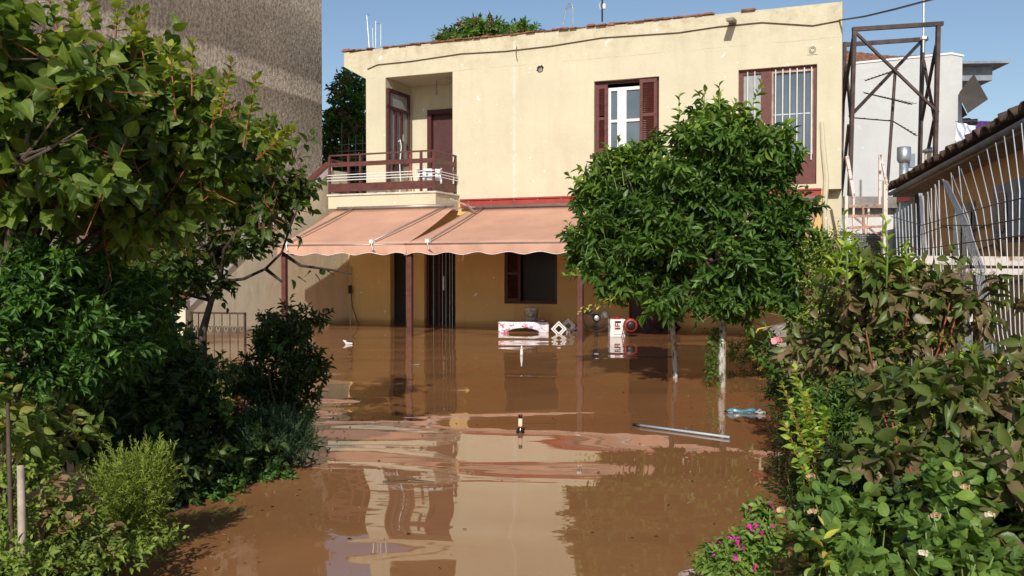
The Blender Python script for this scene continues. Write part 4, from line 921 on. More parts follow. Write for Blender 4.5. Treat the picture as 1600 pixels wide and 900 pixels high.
p = wz(815, 555); tag(MB().lathe([(.018, -.02), (.022, .03), (.018, .07), (.010, .10), (.009, .13)], p, 10).build('white_bottle', M['whiteplastic'], None, True), 'small white bottle floating in front of the covered table', 'bottle')
p = wz(543, 538); pm = MB(); pm.v = [tuple(p+Vector(v)) for v in ((-.08, 0, .07), (-.03, .02, .0), (.07, 0, .005), (.08, .03, .02), (-.02, .0, .035), (-.03, .04, .06))]; pm.f = [(0, 1, 2), (0, 2, 4), (4, 2, 3), (0, 4, 5)]
tag(pm.build('paper_scrap', M['whiteplastic']), 'torn white paper scrap floating near the left post', 'litter')
p = wz(648, 571); pm = MB(); pm.v = [tuple(p+Vector(v)) for v in ((-.06, 0, .006), (.05, -.03, .006), (.07, .04, .02), (-.02, .05, .006))]; pm.f = [(0, 1, 2, 3)]
tag(pm.build('paper_scrap', M['galv']), 'flat grey scrap floating beyond the middle post reflection', 'litter')
# specks
rg = np.random.default_rng(31); n = 170
Yd = 3.4+9*rg.uniform(0, 1, n)**1.7; Xd = rg.uniform(-.42, .34, n)*Yd; kk = (Xd > -1.25+.0*Yd) & (Xd < 1.0+.2*(Yd-3)); Xd = Xd[kk]; Yd = Yd[kk]; n = len(Xd)
P = np.stack([Xd, Yd, np.full(n, .0025)], 1); a = rg.uniform(0, 6.28, n); D = np.stack([np.cos(a), np.sin(a), 0*a], 1); N = np.tile([[0, 0, 1.]], (n, 1))
o = leaf_mesh('debris', L['redleaf'], None, P, D, N, rg.uniform(.006, .03, n), .35, rg.uniform(0, 1, n)*.5, 'lance'); tag(o, 'dark leaf and twig specks scattered on the water', 'debris', kind='stuff')
n = 240; sd_ = rg.uniform(0, 1, n) < .5; Yd = 3.5+6*rg.uniform(0, 1, n)
Xd = np.where(sd_, -1.12-.34*np.minimum(1, np.maximum(0, Yd-2)/2.2)+.12*np.sin(Yd*2.1)+rg.exponential(.12, n), 1.05+np.maximum(0, Yd-2.6)*.235-.1-rg.exponential(.12, n))
a = rg.uniform(0, 6.28, n)
o = leaf_mesh('leaf_litter', L['dead'], None, np.stack([Xd, Yd, np.full(n, .004)], 1), np.stack([np.cos(a), np.sin(a), 0*a], 1), np.tile([[0, 0, 1.]], (n, 1)), rg.uniform(.01, .035, n), .5, rg.uniform(0, .8, n), 'ovate'); tag(o, 'fallen brown leaves gathered along both flooded banks', 'leaf litter', kind='stuff')
tag(MB().tube([wz(598, 753)+Vector((0, 0, .004)), wz(640, 751)+Vector((0, 0, .008)), wz(680, 754)+Vector((0, 0, .003))], [.003, .006, .002], 6).build('floating_twig', M['stem']), 'long thin dark twig floating in the middle of the near water', 'twig')
# ================================================================ PLANTS
def Pt(lab, base, name='shrub', cat='shrub', group=None):
    t = empty(name, base, 0, lab, cat, group); return t
def rel(ells, b): return [(e[0]-b[0], e[1]-b[1], e[2]-b[2], *e[3:]) for e in ells]
def relp(p, b): return Vector(p)-Vector(b)
# ---- lemon trees
b = wz(1128, 605); t = Pt('front lemon tree with whitewashed trunk and the taller right crown', b, 'lemon_tree', 'tree', 'lemon trees standing in the flood')
mb = MB().tube([relp(at(1128, 660, 9.4), b), relp(at(1128, 560, 9.4), b), relp(at(1130, 490, 9.4), b), relp(at(1124, 430, 9.45), b)], [.042, .038, .036, .035], 10); mb.build('trunk', M['trunkwhite'], t, True)
e1 = rel([E_(1150, 330, 9.4, 105, 140, .65), E_(1185, 300, 9.5, 70, 80, .5), E_(1120, 230, 9.6, 75, 70, .5), E_(1165, 215, 9.6, 48, 60, .4), E_(1080, 300, 9.5, 90, 80, .6), E_(1200, 400, 9.3, 70, 65, .45), E_(1130, 440, 9.2, 105, 55, .55), E_(1228, 350, 9.4, 48, 52, .35), E_(1195, 230, 9.5, 30, 45, .3), E_(1050, 380, 9.2, 80, 70, .5), E_(1110, 475, 9.1, 95, 38, .4), E_(1200, 455, 9.2, 50, 38, .35), E_(1035, 320, 9.5, 60, 75, .4)], b)
branches(t, 11, relp(at(1124, 440, 9.45), b), e1, M['bark'], .03, 14, 'limb')
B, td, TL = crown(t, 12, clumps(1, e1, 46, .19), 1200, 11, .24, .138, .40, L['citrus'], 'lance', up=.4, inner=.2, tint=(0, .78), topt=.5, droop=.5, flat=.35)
twigtubes(t, B, td, TL, M['greenstem'], .004, .6)
sh = [(at(1061, 240, 9.4), at(1061, 148, 9.4)), (at(1100, 230, 9.4), at(1101, 143, 9.4)), (at(1125, 220, 9.4), at(1124, 132, 9.4)), (at(1160, 200, 9.5), at(1190, 130, 9.5)), (at(1205, 260, 9.3), at(1218, 215, 9.3)), (at(1080, 240, 9.3), at(1078, 190, 9.4)), (at(1140, 200, 9.5), at(1150, 160, 9.4)), (at(1215, 300, 9.4), at(1243, 245, 9.4))]
sh = [(relp(a, b), relp(c, b)) for a, c in sh]
shoots(t, 5, sh, 14, .125, .45, L['citrus'], 'lance', tint=(.75, 1), name='young_shoots'); mb = MB()
for a, c in sh: mb.tube([a, c], [.006, .003], 5)
mb.build('twigs', M['greenstem'], t)
b = wz(1055, 586); t = Pt('rear lemon tree with thinner leaning trunk and the lower left crown', b, 'lemon_tree', 'tree', 'lemon trees standing in the flood')
MB().tube([relp(at(1056, 640, 10.2), b), relp(at(1055, 570, 10.2), b), relp(at(1050, 500, 10.2), b), relp(at(1040, 430, 10.2), b)], [.034, .032, .028, .028], 10).build('trunk', M['trunkwhite'], t, True)
e1 = rel([E_(990, 350, 10, 85, 95, .6), E_(965, 300, 10, 55, 60, .4), E_(948, 400, 10, 48, 50, .4), E_(1010, 430, 9.9, 90, 52, .5), E_(1000, 270, 10, 52, 50, .4), E_(955, 350, 10, 45, 42, .4), E_(1060, 460, 9.9, 60, 40, .4), E_(965, 455, 9.9, 40, 35, .3)], b)
branches(t, 21, relp(at(1040, 440, 10.2), b), e1, M['bark'], .025, 12, 'limb')
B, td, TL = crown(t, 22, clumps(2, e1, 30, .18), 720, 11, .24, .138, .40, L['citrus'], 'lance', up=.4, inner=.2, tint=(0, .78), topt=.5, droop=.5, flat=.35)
twigtubes(t, B, td, TL, M['greenstem'], .004, .6)
sh = [((960, 330), (888, 274)), ((950, 300), (900, 280)), ((965, 300), (945, 225)), ((975, 290), (965, 215)), ((1000, 260), (985, 240)), ((930, 420), (885, 345)), ((930, 430), (880, 430)), ((960, 300), (925, 262))]
sh = [(relp(at(*a, 9.9), b), relp(at(*c, 9.9), b)) for a, c in sh]
shoots(t, 6, sh, 14, .12, .45, L['citrus'], 'lance', tint=(.7, 1), name='young_shoots'); mb = MB()
for a, c in sh: mb.tube([a, c], [.006, .003], 5)
mb.build('twigs', M['greenstem'], t)
sh = [(relp(at(1010, 455, 9.6), b), relp(at(905, 482, 9.3), b)), (relp(at(970, 470, 9.4), b), relp(at(898, 490, 9.3), b)), (relp(at(985, 465, 9.4), b), relp(at(940, 468, 9.3), b))]
shoots(t, 8, sh, 16, .055, .55, L['yellow'], 'round', tint=(0, .9), name='yellow_leaves')
# weeds under the lemon trees
b = wz(1125, 590)+Vector((0, .3, 0)); t = Pt('creeping vine climbing in front of the whitewashed lemon trunk', b, 'vine', 'vine')
crown(t, 33, rel([E_(1112, 575, 9.35, 12, 38, .06), E_(1115, 530, 9.4, 14, 28, .08)], b), 60, 4, .08, .055, .7, L['rose'], 'round', inner=.2)
b = wz(1165, 566); t = Pt('low weedy clump at the water edge under the yellow tube', b, 'weed_clump', 'plant')
crown(t, 34, rel([E_(1170, 548, 11.4, 40, 24, .3), E_(1195, 535, 11.6, 26, 20, .3)], b), 170, 6, .14, .06, .4, L['needle'], 'lance', inner=.3, tint=(.0, .6))
# ---- left garden
b = Vector((-2.4, 3.9, .05)); t = Pt('large broad-leaved tree filling the upper left corner', b, 'broad_leaved_tree', 'tree')
e1 = rel([E_(60, 90, 3.9, 120, 75, .5), E_(150, 160, 4.0, 120, 70, .5), E_(40, 220, 4.0, 140, 110, .6), E_(240, 190, 4.2, 85, 70, .5), E_(200, 270, 4.1, 120, 85, .5), E_(90, 320, 4.0, 150, 75, .5), E_(330, 260, 4.5, 65, 65, .4), E_(0, 60, 3.8, 80, 60, .4), E_(240, 110, 4.2, 50, 35, .3)], b)
MB().tube([(0, 0, -.1), (.05, .05, .5), (.2, .05, .95), (.45, .1, 1.2)], [.06, .055, .05, .04], 10).build('trunk', M['bark'], t, True)
branches(t, 41, (.2, .05, .95), e1, M['stem'], .022, 20, 'limb')
B, td, TL = crown(t, 42, clumps(3, e1, 60, .13, .9, .7), 800, 8, .26, .098, .72, L['apricot'], 'broad', up=.35, inner=.3, tint=(0, .95), topt=.2, droop=.5, flat=.2)
twigtubes(t, B, td, TL, M['redstem'], .0025, .5)
sh = [((380, 230), (400, 118)), ((345, 180), (362, 95)), ((400, 250), (455, 200)), ((180, 60), (185, -10)), ((40, 40), (30, -20)), ((230, 130), (212, 5)), ((205, 90), (205, 20)), ((275, 190), (265, 70)), ((150, 60), (140, -20)), ((90, 50), (70, -30)), ((300, 150), (300, 60)), ((210, 100), (225, 15)), ((330, 200), (345, 130)), ((260, 140), (245, 60)), ((120, 60), (110, -10))]
sh = [(relp(at(*a, 4.0), b), relp(at(*c, 4.0), b)) for a, c in sh]
shoots(t, 7, sh, 20, .058, .7, L['apricot'], 'broad', tint=(.5, 1), name='young_shoots', droop=.05); mb = MB()
for a, c in sh: mb.tube([a, c], [.005, .0025], 5)
mb.build('red_twigs', M['redstem'], t)
mb = MB()
for a, c in (((-10, 88), (60, 92)), ((30, 255), (95, 170)), ((20, 262), (130, 200)), ((40, 225), (65, 120)), ((0, 250), (110, 218)), ((60, 88), (150, 120))):
    mb.tube([relp(at(*a, 3.5), b), relp(at((a[0]+c[0])/2, (a[1]+c[1])/2+3, 3.5), b), relp(at(*c, 3.5), b)], [.008, .005, .002], 5)
mb.build('bare_twigs', M['bark'], t)
b = Vector((-2.35, 6.2, .0)); t = Pt('open branching tree with sparse round leaves between broad-leaved tree and awning', b, 'open_tree', 'tree')
bp = lambda x, y, Y=6.3: relp(at(x, y, Y), b)
MB().tube([bp(322, 720), bp(318, 600), bp(316, 520), bp(330, 470), bp(345, 440)], [.035, .032, .028, .02, .015], 9).build('trunk', M['bark'], t, True)
lm = MB()
for pts in ([(345, 440), (380, 436), (415, 420), (440, 395), (455, 350), (470, 315)], [(440, 395), (470, 415), (520, 422), (548, 428)], [(415, 420), (440, 440)], [(345, 440), (350, 390), (385, 340), (400, 280), (420, 220), (425, 190)], [(330, 470), (290, 420), (270, 360), (280, 300)], [(345, 440), (330, 390), (320, 330), (345, 270)], [(350, 390), (300, 380), (250, 370)], [(385, 340), (430, 320), (450, 290)], [(330, 470), (270, 455), (215, 440)], [(455, 350), (440, 310), (442, 280)]):
    k = len(pts); lm.tube([bp(x, y, 6.3-.25*i/k) for i, (x, y) in enumerate(pts)], [.010*(1-i/k)+.003 for i in range(k)], 6)
lm.build('limb', M['darkbark'], t, True)
e1 = rel([E_(390, 200, 6.3, 52, 38, .4), E_(400, 250, 6.3, 55, 45, .5), E_(330, 300, 6.2, 75, 60, .5), E_(380, 330, 6.3, 75, 50, .5), E_(280, 380, 6.2, 80, 50, .4), E_(430, 300, 6.3, 35, 40, .3), E_(240, 430, 6.1, 60, 40, .3)], b)
crown(t, 53, clumps(14, rel([E_(330, 400, 6.2, 70, 60, .4), E_(300, 450, 6.2, 60, 40, .35), E_(410, 390, 6.25, 40, 40, .2)], b), 22, .10, .8, .2), 150, 6, .2, .07, .6, L['darkleaf'], 'ovate', inner=.2, tint=(.2, 1), droop=.4, name='shaded_foliage')  # these leaves take a darker material, shade put into their colour
B, td, TL = crown(t, 52, clumps(4, e1, 40, .14, .85, .4), 380, 7, .24, .085, .72, L['apricot'], 'broad', up=.1, inner=.25, tint=(0, .55), topt=.3, droop=.5)
twigtubes(t, B, td, TL, M['redstem'], .003, .8)
sh = [(bp(455, 360), bp(475, 300)), (bp(435, 400), bp(470, 330)), (bp(440, 440), bp(520, 422)), (bp(430, 330), bp(470, 380))]
shoots(t, 9, sh, 6, .085, .75, L['apricot'], 'broad', tint=(.0, .4), name='sparse_leaves', droop=.5)
# green shrub left
b = Vector((-2.3, 4.1, .0)); t = Pt('dense bright green shrub with small pointed leaves at the left edge', b, 'green_shrub', 'shrub')
e1 = rel([E_(60, 440, 4.1, 95, 55, .4), E_(140, 500, 4.2, 80, 65, .4), E_(40, 550, 4.0, 95, 70, .4), E_(20, 480, 4.0, 80, 80, .4), E_(130, 570, 4.3, 65, 45, .4), E_(170, 450, 4.3, 38, 40, .3), E_(200, 540, 4.6, 60, 60, .4)], b)
branches(t, 61, (0, 0, 0), e1, M['stem'], .018, 12)
crown(t, 62, clumps(5, e1, 60, .10, .92, .8), 1250, 9, .15, .062, .38, L['small'], 'lance', up=.4, inner=.35, tint=(0, .9), topt=.15)
# middle dark mass
b = Vector((-1.95, 5.3, 0)); t = Pt('deep shaded broad-leaved bush in the middle of the left bed', b, 'dark_bush', 'shrub')
e1 = rel([E_(255, 620, 5.3, 75, 65, .35), E_(230, 660, 5.2, 95, 80, .4), E_(330, 700, 5.4, 80, 60, .3), E_(300, 740, 5.0, 80, 50, .3), E_(380, 690, 5.6, 50, 40, .3), E_(180, 600, 5.0, 75, 70, .4), E_(235, 545, 5.5, 55, 50, .3), E_(400, 720, 5.5, 60, 35, .25), E_(130, 700, 4.4, 70, 60, .3)], b)
branches(t, 71, (0, 0, 0), e1, M['stem'], .016, 16)
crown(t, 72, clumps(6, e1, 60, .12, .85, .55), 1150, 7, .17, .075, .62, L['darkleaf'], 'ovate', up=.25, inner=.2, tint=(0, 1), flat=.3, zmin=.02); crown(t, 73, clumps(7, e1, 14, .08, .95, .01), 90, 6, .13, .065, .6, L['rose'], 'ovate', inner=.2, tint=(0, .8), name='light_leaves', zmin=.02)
# reddish thin bush by the gate
b = Vector((-2.1, 7.2, 0)); t = Pt('thin reddish leaved bush in front of the iron gate', b, 'red_leaved_bush', 'shrub')
e1 = rel([E_(345, 590, 7.2, 42, 30, .3), E_(380, 605, 7.2, 30, 38, .3), E_(320, 625, 7.2, 50, 35, .3)], b)
branches(t, 76, (0, 0, 0), e1, M['redstem'], .008, 14); crown(t, 77, e1, 200, 6, .16, .05, .6, L['autumn'], 'ovate', inner=.2, tint=(0, .9)); crown(t, 78, e1, 80, 5, .16, .05, .6, L['redleaf'], 'ovate', inner=.2, name='red_leaves')
# tall narrow shrub
b = Vector((-1.48, 6.0, 0)); t = Pt('tall narrow dark green shrub at the water edge before the left post', b, 'tall_shrub', 'shrub')
e1 = rel([E_(455, 505, 6.1, 45, 48, .2), E_(440, 560, 6.1, 50, 50, .25), E_(470, 610, 6.1, 40, 60, .22), E_(430, 620, 6.1, 52, 50, .25), E_(450, 670, 6.0, 45, 45, .22), E_(500, 590, 6.0, 20, 25, .12), E_(392, 600, 6.2, 22, 30, .12)], b)
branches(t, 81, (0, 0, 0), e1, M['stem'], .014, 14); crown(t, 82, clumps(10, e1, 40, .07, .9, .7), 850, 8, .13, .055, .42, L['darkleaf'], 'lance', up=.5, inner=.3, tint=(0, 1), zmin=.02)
crown(t, 83, rel([E_(480, 665, 5.8, 18, 40, .1), E_(435, 545, 5.9, 16, 20, .1)], b), 40, 6, .10, .045, .5, L['rose'], 'lance', inner=.2, name='light_leaves')
# rosemary by the water
b = wz(430, 715); t = Pt('grey green rosemary bush leaning over the water below the tall shrub', b, 'rosemary', 'shrub')
e1 = rel([E_(425, 675, 5.5, 55, 35, .22), E_(460, 690, 5.5, 32, 28, .2), E_(390, 690, 5.5, 35, 28, .2)], b)
crown(t, 86, e1, 420, 22, .20, .028, .16, L['greyneedle'], 'needle', up=1.2, inner=.1, droop=0, spread=.8, tint=(0, 1), zmin=0)
b = wz(400, 735); t = Pt('low leafy sprawl trailing onto the water below the rosemary', b, 'trailing_plant', 'plant')
crown(t, 87, rel([E_(395, 740, 5.3, 45, 16, .2), E_(340, 765, 4.9, 40, 16, .2), E_(440, 745, 5.3, 20, 8, .1)], b), 170, 6, .09, .04, .55, L['small'], 'ovate', inner=.1, tint=(0, .8), zmin=.0)
# bright needle shrub
b = Vector((-1.62, 3.95, .05)); t = Pt('bright yellow-green rosemary bush in the sunlit left foreground', b, 'rosemary', 'shrub')
e1 = rel([E_(200, 765, 3.8, 62, 60, .2), E_(235, 735, 3.8, 34, 40, .15), E_(165, 790, 3.9, 40, 48, .15), E_(205, 815, 3.85, 50, 30, .15)], b)
branches(t, 91, (0, 0, 0), e1, M['stem'], .006, 20, r1=.002); crown(t, 92, e1, 620, 24, .15, .026, .14, L['needle'], 'needle', up=.8, inner=.2, droop=-.05, spread=.85, tint=(.25, 1))
# fading large leaves
b = Vector((-2.0, 3.4, .05)); t = Pt('leggy plant with large fading yellowish leaves beside the two stakes', b, 'fading_hydrangea', 'plant')
e1 = rel([E_(105, 670, 4.0, 55, 45, .2), E_(60, 700, 3.7, 50, 60, .2), E_(130, 730, 4.2, 40, 40, .15), E_(20, 660, 3.5, 40, 60, .2)], b)
branches(t, 93, (0, 0, 0), e1, M['stem'], .008, 10); crown(t, 94, e1, 64, 5, .16, .072, .55, L['autumn'], 'ovate', inner=.1, tint=(0, .9), droop=.6, flat=.3)
b = Vector((-1.75, 3.3, .05)); t = Pt('withered plant with curled tan leaves in front of the bright rosemary', b, 'withered_plant', 'plant')
e1 = rel([E_(110, 830, 3.3, 55, 40, .15), E_(90, 780, 3.3, 40, 40, .15), E_(150, 850, 3.3, 45, 25, .12)], b)
branches(t, 95, (0, 0, 0), e1, M['stem'], .004, 16, r1=.002); crown(t, 96, e1, 24, 4, .06, .05, .8, L['dead'], 'round', inner=.3, droop=.6, name='dry_leaves'); crown(t, 97, e1, 200, 6, .1, .028, .5, L['autumn'], 'ovate', inner=.1, tint=(0, .7))
b = Vector((-1.9, 3.2, .03)); t = Pt('tangle of low greenery along the bottom left corner', b, 'ground_cover', 'ground cover')
t['kind'] = 'stuff'
crown(t, 98, rel([E_(40, 830, 3.2, 90, 55, .3), E_(150, 870, 3.3, 90, 25, .2), E_(30, 740, 3.6, 70, 60, .3), E_(220, 850, 3.6, 60, 25, .2), E_(0, 900, 3.0, 120, 40, .3)], b), 420, 7, .10, .035, .5, L['needle'], 'ovate', inner=.1, tint=(0, .8), zmin=-.05)
sk = MB().tube([at(36, 920, 3.05), at(34, 800, 3.1), at(32, 728, 3.15)], [.015, .0135, .012], 8).build('garden_stake', M['deadwood'], None, True); tag(sk, 'thick pale wooden stake, right one of the pair at the left edge', 'stake')
sk = MB().tube([at(20, 920, 3.0), at(15, 740, 3.2), at(12, 630, 3.25)], [.009, .008, .006], 8).build('garden_stake', M['stem'], None, True); tag(sk, 'thin dark stem-like stake, left one of the pair at the left edge', 'stake')
tag(MB().tube([at(60, 885, 3.3), at(110, 888, 3.45), at(150, 880, 3.6), at(172, 868, 3.75), at(176, 858, 3.9)], .018, 8).build('garden_hose', M['redhose'], None, True), 'dark red hose curving on the soil in the bottom left', 'hose')
b = wz(210, 860); t = Pt('small leafy sprig floating on the water near the red hose', b, 'leafy_sprig', 'plant')
shoots(t, 3, [(Vector((-.12, 0, .01)), Vector((.08, 0, .03))), (Vector((0, 0, .01)), Vector((.03, .08, .06)))], 8, .045, .6, L['small'], 'ovate', tint=(.3, 1))
# ---- right garden
def rstems(t, pairs, m='redstem', r=.006, Y=None, b=None):
    mb = MB()
    for a, c in pairs: mb.tube([a, a.lerp(c, .5)+Vector((.01, 0, 0)), c], [r, r*.8, r*.4], 6)
    mb.build('stems', M[m], t, True)
b = Vector((2.0, 5.2, 0)); t = Pt('upper bronze-leaved shrub with yellow flower clusters before the rusty beam', b, 'bronze_shrub', 'shrub', 'bronze-leaved shrubs of the right bed')
e1 = rel([E_(1395, 450, 5.2, 75, 45, .3), E_(1320, 455, 5.3, 40, 45, .25), E_(1400, 480, 5.2, 85, 58, .35), E_(1340, 500, 5.3, 55, 65, .3), E_(1450, 500, 5.1, 70, 62, .35), E_(1400, 560, 5.0, 85, 60, .35), E_(1310, 540, 5.4, 35, 50, .3), E_(1490, 460, 5.2, 45, 40, .3), E_(1330, 600, 5.1, 45, 40, .3)], b)
branches(t, 101, (0, 0, 0), e1, M['redstem'], .012, 14)
crown(t, 102, clumps(8, e1, 30, .15, .85, .6), 350, 7, .17, .10, .48, L['purple'], 'ovate', up=.3, inner=.35, tint=(0, 1), droop=.75, flat=.25); crown(t, 103, e1, 260, 10, .06, .026, .4, L['flowerlet'], 'lance', inner=.85, name='flower_clusters', t0=.5)
b = Vector((1.65, 3.5, 0.03)); t = Pt('lower large bronze and green shrub with red stems in the right foreground', b, 'bronze_shrub', 'shrub', 'bronze-leaved shrubs of the right bed')
e1 = rel([E_(1470, 660, 3.6, 85, 50, .3), E_(1400, 690, 3.6, 55, 60, .25), E_(1540, 650, 3.5, 80, 65, .3), E_(1560, 730, 3.3, 75, 70, .3), E_(1440, 740, 3.4, 90, 55, .3), E_(1500, 790, 3.3, 100, 50, .3), E_(1590, 640, 3.7, 50, 60, .3)], b)
branches(t, 104, (0, 0, 0), e1, M['redstem'], .009, 18)
crown(t, 105, clumps(9, e1, 26, .12, .85, .6), 260, 6, .18, .115, .48, L['purple'], 'ovate', up=.3, inner=.3, tint=(0, .85), droop=.5, flat=.25); crown(t, 106, e1, 170, 10, .045, .02, .4, L['flowerlet'], 'lance', inner=.85, name='flower_clusters', t0=.5)
b = Vector((1.9, 5.0, .3)); t = Pt('pair of tall pale green lilac shoots rising in front of the rusty rack', b, 'lilac_shoots', 'plant')
sh = [((1324, 470), (1318, 335)), ((1350, 440), (1330, 385)), ((1385, 450), (1383, 340)), ((1416, 440), (1415, 380)), ((1300, 440), (1322, 370))]
sh = [(relp(at(*a, 4.9), b), relp(at(*c, 4.9), b)) for a, c in sh]
shoots(t, 11, sh, 13, .092, .40, L['young'], 'lance', tint=(0, .8), droop=-.15, spread=1.2, t0=.05); rstems(t, sh, 'greenstem', .006)
b = Vector((2.2, 4.6, .2)); t = Pt('bright green upright shoots before the pale pipe at the right', b, 'lilac_shoots', 'plant')
sh = [((1512, 660), (1520, 540)), ((1545, 660), (1560, 560)), ((1530, 690), (1545, 610)), ((1500, 640), (1508, 560)), ((1595, 640), (1612, 555))]
sh = [(relp(at(*a, 4.2), b), relp(at(*c, 4.2), b)) for a, c in sh]
shoots(t, 12, sh, 12, .085, .40, L['young'], 'lance', tint=(0, .5), droop=-.1, spread=1.2, t0=.1); rstems(t, sh, 'redstem', .006)
# privet behind
b = Vector((3.0, 9, 0)); t = Pt('yellowish small-leaved privet between lemon tree and bronze shrub', b, 'privet', 'shrub')
e1 = rel([E_(1285, 410, 9, 38, 42, .4), E_(1300, 460, 8.8, 32, 50, .4), E_(1275, 450, 9, 28, 45, .3), E_(1310, 390, 9, 32, 32, .3), E_(1270, 520, 8.8, 35, 50, .4), E_(1290, 590, 8, 40, 50, .4)], b)
branches(t, 111, (0, 0, 0), e1, M['stem'], .015, 12); crown(t, 112, e1, 620, 8, .18, .05, .45, L['needle'], 'ovate', up=.4, inner=.3, tint=(0, .8), topt=.2)
# green fine bush
b = Vector((2.0, 5.1, 0)); t = Pt('mid green marigold-like bush below the upper bronze shrub', b, 'green_bush', 'shrub')
e1 = rel([E_(1340, 630, 4.9, 55, 38, .25), E_(1310, 670, 4.8, 50, 45, .25), E_(1270, 640, 5.0, 38, 40, .2), E_(1360, 680, 4.6, 40, 40, .2)], b)
branches(t, 113, (0, 0, 0), e1, M['greenstem'], .006, 12); crown(t, 114, e1, 480, 8, .10, .05, .34, L['rose'], 'lance', up=.5, inner=.3, tint=(0, .7))
b = Vector((1.85, 5.6, 0)); t = Pt('dark feathery plants hanging over the water edge at the right bank', b, 'feathery_plant', 'plant')
e1 = rel([E_(1240, 650, 5.7, 38, 45, .2), E_(1230, 700, 5.2, 28, 50, .2), E_(1250, 760, 4.6, 32, 50, .2), E_(1215, 610, 6.2, 22, 22, .2), E_(1280, 720, 4.6, 30, 60, .2)], b)
crown(t, 116, e1, 420, 12, .12, .032, .22, L['darkleaf'], 'lance', up=.4, inner=.1, tint=(0, 1), zmin=0); crown(t, 117, e1, 50, 6, .08, .035, .6, L['redleaf'], 'ovate', inner=.3, name='red_leaves', zmin=0)
# rose with pink bloom
def roseflower(p, r, m, parent, name='rose_bloom', seed=0):
    rd = random.Random(seed+5); mb = MB(); p = Vector(p)
    for k in range(18):
        f = k/18; el = .15+1.25*(1-f)+rd.uniform(-.15, .15); a0 = k*2.4+rd.uniform(-.3, .3)
        d = Vector((math.cos(a0)*math.cos(el), math.sin(a0)*math.cos(el), math.sin(el))); sd = Vector((-math.sin(a0), math.cos(a0), 0)); up = d.cross(sd)
        R_ = r*(.45+.6*f)*rd.uniform(.85, 1.1); wd = r*.62*rd.uniform(.8, 1.1); cr = rd.uniform(.1, .35)
        def fn(u, v):
            e = (u-.5)*2; return p+d*(R_*v*(1-.25*e*e))+sd*(wd*e*math.sin(PI*min(1, .25+.65*v)))+up*(r*cr*math.sin(v*3+e*2)-r*.25*e*e*v)
        mb.sheet(fn, 4, 4)
    return mb.build(name, m, parent, True)
b = Vector((2.15, 7.0, 0)); t = Pt('rose bush with one open pink bloom at the water edge', b, 'rose_bush', 'rose bush', 'rose bushes of the right bed')
sh = [((1235, 640), (1217, 545)), ((1230, 600), (1195, 505)), ((1250, 620), (1268, 560)), ((1220, 620), (1205, 585)), ((1180, 560), (1172, 545))]
sh = [(relp(at(*a, 6.3), b), relp(at(*c, 6.3), b)) for a, c in sh]; rstems(t, sh, 'greenstem', .005)
shoots(t, 13, sh, 12, .055, .66, L['rose'], 'ovate', tint=(.2, 1)); crown(t, 118, rel([E_(1225, 600, 6.3, 32, 30, .2), E_(1205, 560, 6.4, 24, 24, .15)], b), 60, 5, .1, .055, .68, L['rose'], 'ovate', inner=.2)
roseflower(relp(at(1217, 533, 6.2), b), .05, M['pink'], t); roseflower(relp(at(1255, 565, 6.2), b), .022, M['pink'], t, 'rose_bud')
# yellow green rose shoots
b = Vector((1.6, 4.6, 0)); t = Pt('yellow-green leaved rose shoots leaning towards the water', b, 'rose_bush', 'rose bush', 'rose bushes of the right bed')
sh = [((1275, 760), (1222, 600)), ((1275, 740), (1262, 610)), ((1280, 720), (1255, 640)), ((1280, 800), (1225, 660)), ((1275, 700), (1240, 575)), ((1285, 690), (1290, 640))]
sh = [(relp(at(*a, 4.4), b), relp(at(*c, 4.4), b)) for a, c in sh]; rstems(t, sh, 'redstem', .005)
shoots(t, 14, sh, 34, .055, .62, L['young'], 'ovate', tint=(0, .55), spread=1.3)
# foreground roses
b = Vector((1.05, 2.9, .05)); t = Pt('foreground rose bush with withered brown blooms left of the bronze shrub', b, 'rose_bush', 'rose bush', 'rose bushes of the right bed')
e1 = rel([E_(1300, 780, 3.1, 50, 45, .15), E_(1290, 850, 2.9, 60, 50, .18), E_(1340, 830, 3.0, 55, 60, .2), E_(1330, 890, 2.8, 60, 40, .18), E_(1270, 740, 3.3, 28, 28, .1)], b)
branches(t, 121, (0, 0, -.1), e1, M['greenstem'], .005, 14, r1=.002); crown(t, 122, e1, 85, 5, .15, .058, .74, L['rose'], 'round', up=.5, inner=.1, tint=(.1, .95), flat=.5)
for i, (a, c) in enumerate(((1222, 797), (1268, 745), (1270, 800), (1273, 830))): roseflower(relp(at(a, c, 2.95), b), .017, M['drypetal'], t, 'withered_bloom', i)
shoots(t, 15, [(relp(at(1265, 790, 3), b), relp(at(1222, 808, 2.95), b)), (relp(at(1290, 850, 2.9), b), relp(at(1265, 830, 2.85), b))], 7, .042, .7, L['rose'], 'round', tint=(.3, .8), name='side_leaves')
b = Vector((1.45, 2.85, .05)); t = Pt('foreground rose bush with a cream withered bloom at the bottom right', b, 'rose_bush', 'rose bush', 'rose bushes of the right bed')
e1 = rel([E_(1470, 820, 2.9, 70, 50, .15), E_(1520, 870, 2.8, 80, 40, .18), E_(1430, 880, 2.8, 55, 35, .15), E_(1500, 770, 3.0, 50, 35, .15), E_(1460, 760, 3.0, 35, 30, .12)], b)
branches(t, 123, (0, 0, -.1), e1, M['greenstem'], .005, 14, r1=.002); crown(t, 124, e1, 100, 5, .15, .060, .74, L['rose'], 'round', up=.5, inner=.1, tint=(.1, .95), flat=.5)
for i, (a, c, mm) in enumerate(((1463, 806, 'drypetal'), (1497, 742, 'drypetal'), (1508, 762, 'drypetal'), (1547, 805, 'creampetal'), (1443, 865, 'creampetal'))): roseflower(relp(at(a, c, 2.75), b), .018, M[mm], t, 'withered_bloom', i+9)
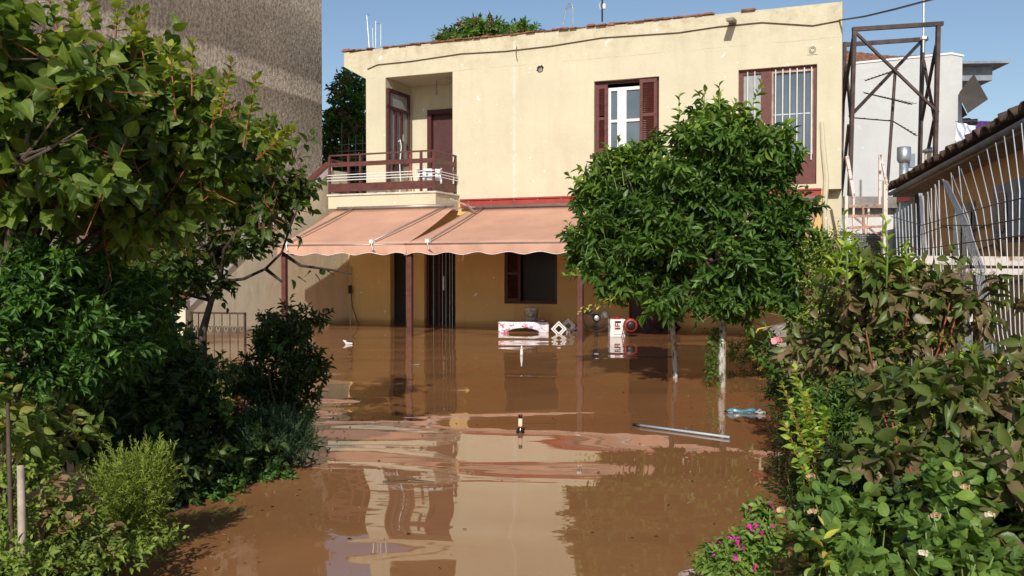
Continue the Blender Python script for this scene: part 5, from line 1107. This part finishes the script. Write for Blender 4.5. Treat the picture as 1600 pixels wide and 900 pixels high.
shoots(t, 16, [(relp(at(1285, 905, 2.7), b), relp(at(1288, 812, 2.75), b))], 5, .06, .33, L['yellow'], 'lance', tint=(.2, .8), name='pale_leaves')
b = Vector((1.4, 3.6, .03)); t = Pt('dark undergrowth filling the base of the right bed', b, 'undergrowth', 'ground cover'); t['kind'] = 'stuff'
crown(t, 125, rel([E_(1330, 770, 3.6, 60, 80, .3), E_(1400, 800, 3.4, 90, 80, .3), E_(1560, 850, 3.2, 90, 60, .3), E_(1300, 850, 3.2, 60, 60, .2), E_(1420, 620, 4.6, 90, 50, .3), E_(1540, 600, 4.6, 60, 50, .3), E_(1590, 780, 3.2, 50, 80, .3)], b), 620, 7, .13, .06, .55, L['darkleaf'], 'ovate', inner=.1, tint=(0, 1), zmin=0)
# four o'clock flowers in pot
b = wz(1150, 905); b.z = 0; t = Pt('pink flowering four o clock plant in the bottom foreground', b, 'pink_flower_plant', 'flowers')
e1 = rel([E_(1180, 860, 3.5, 35, 40, .1), E_(1150, 870, 3.5, 45, 30, .1), E_(1190, 805, 3.55, 22, 22, .07), E_(1120, 880, 3.4, 32, 20, .08), E_(1205, 845, 3.5, 22, 20, .07)], b)
branches(t, 131, relp(at(1175, 925, 3.5), b), e1, M['greenstem'], .005, 16, r1=.002); crown(t, 132, e1, 300, 6, .08, .040, .5, L['rose'], 'ovate', up=.5, inner=.1, tint=(.4, 1))
rg = np.random.default_rng(4); tips, _ = ellpts(rg, e1, 46, .9, .6); proto = None
fm = MB().lathe([(.002, -.026), (.003, -.006), (.012, .004), (.014, .006), (.002, .002)], k=5)
for i in range(46):
    tp = tips[i]
    if proto is None: o = proto = fm.build('blossom', M['magenta'], t, True)
    else: o = proto.copy(); COL.objects.link(o)
    o.location = tp; o.parent = t; o.rotation_euler = (rg.uniform(-.8, .8), rg.uniform(-.8, .8), 0); s_ = rg.uniform(.6, 1.3); o.scale = (s_, s_, s_)
p = at(1098, 875, 3.55); pt = MB()
pt.lathe([(.075, -.08), (.088, 0), (.094, .002), (.094, .012), (.084, .012), (.078, -.01), (.06, -.012)], (p.x, p.y, .005), 32)
tag(pt.build('flower_pot', M['pot'], None, True), 'submerged clay pot showing only its pale rim beside the pink flowers', 'pot')
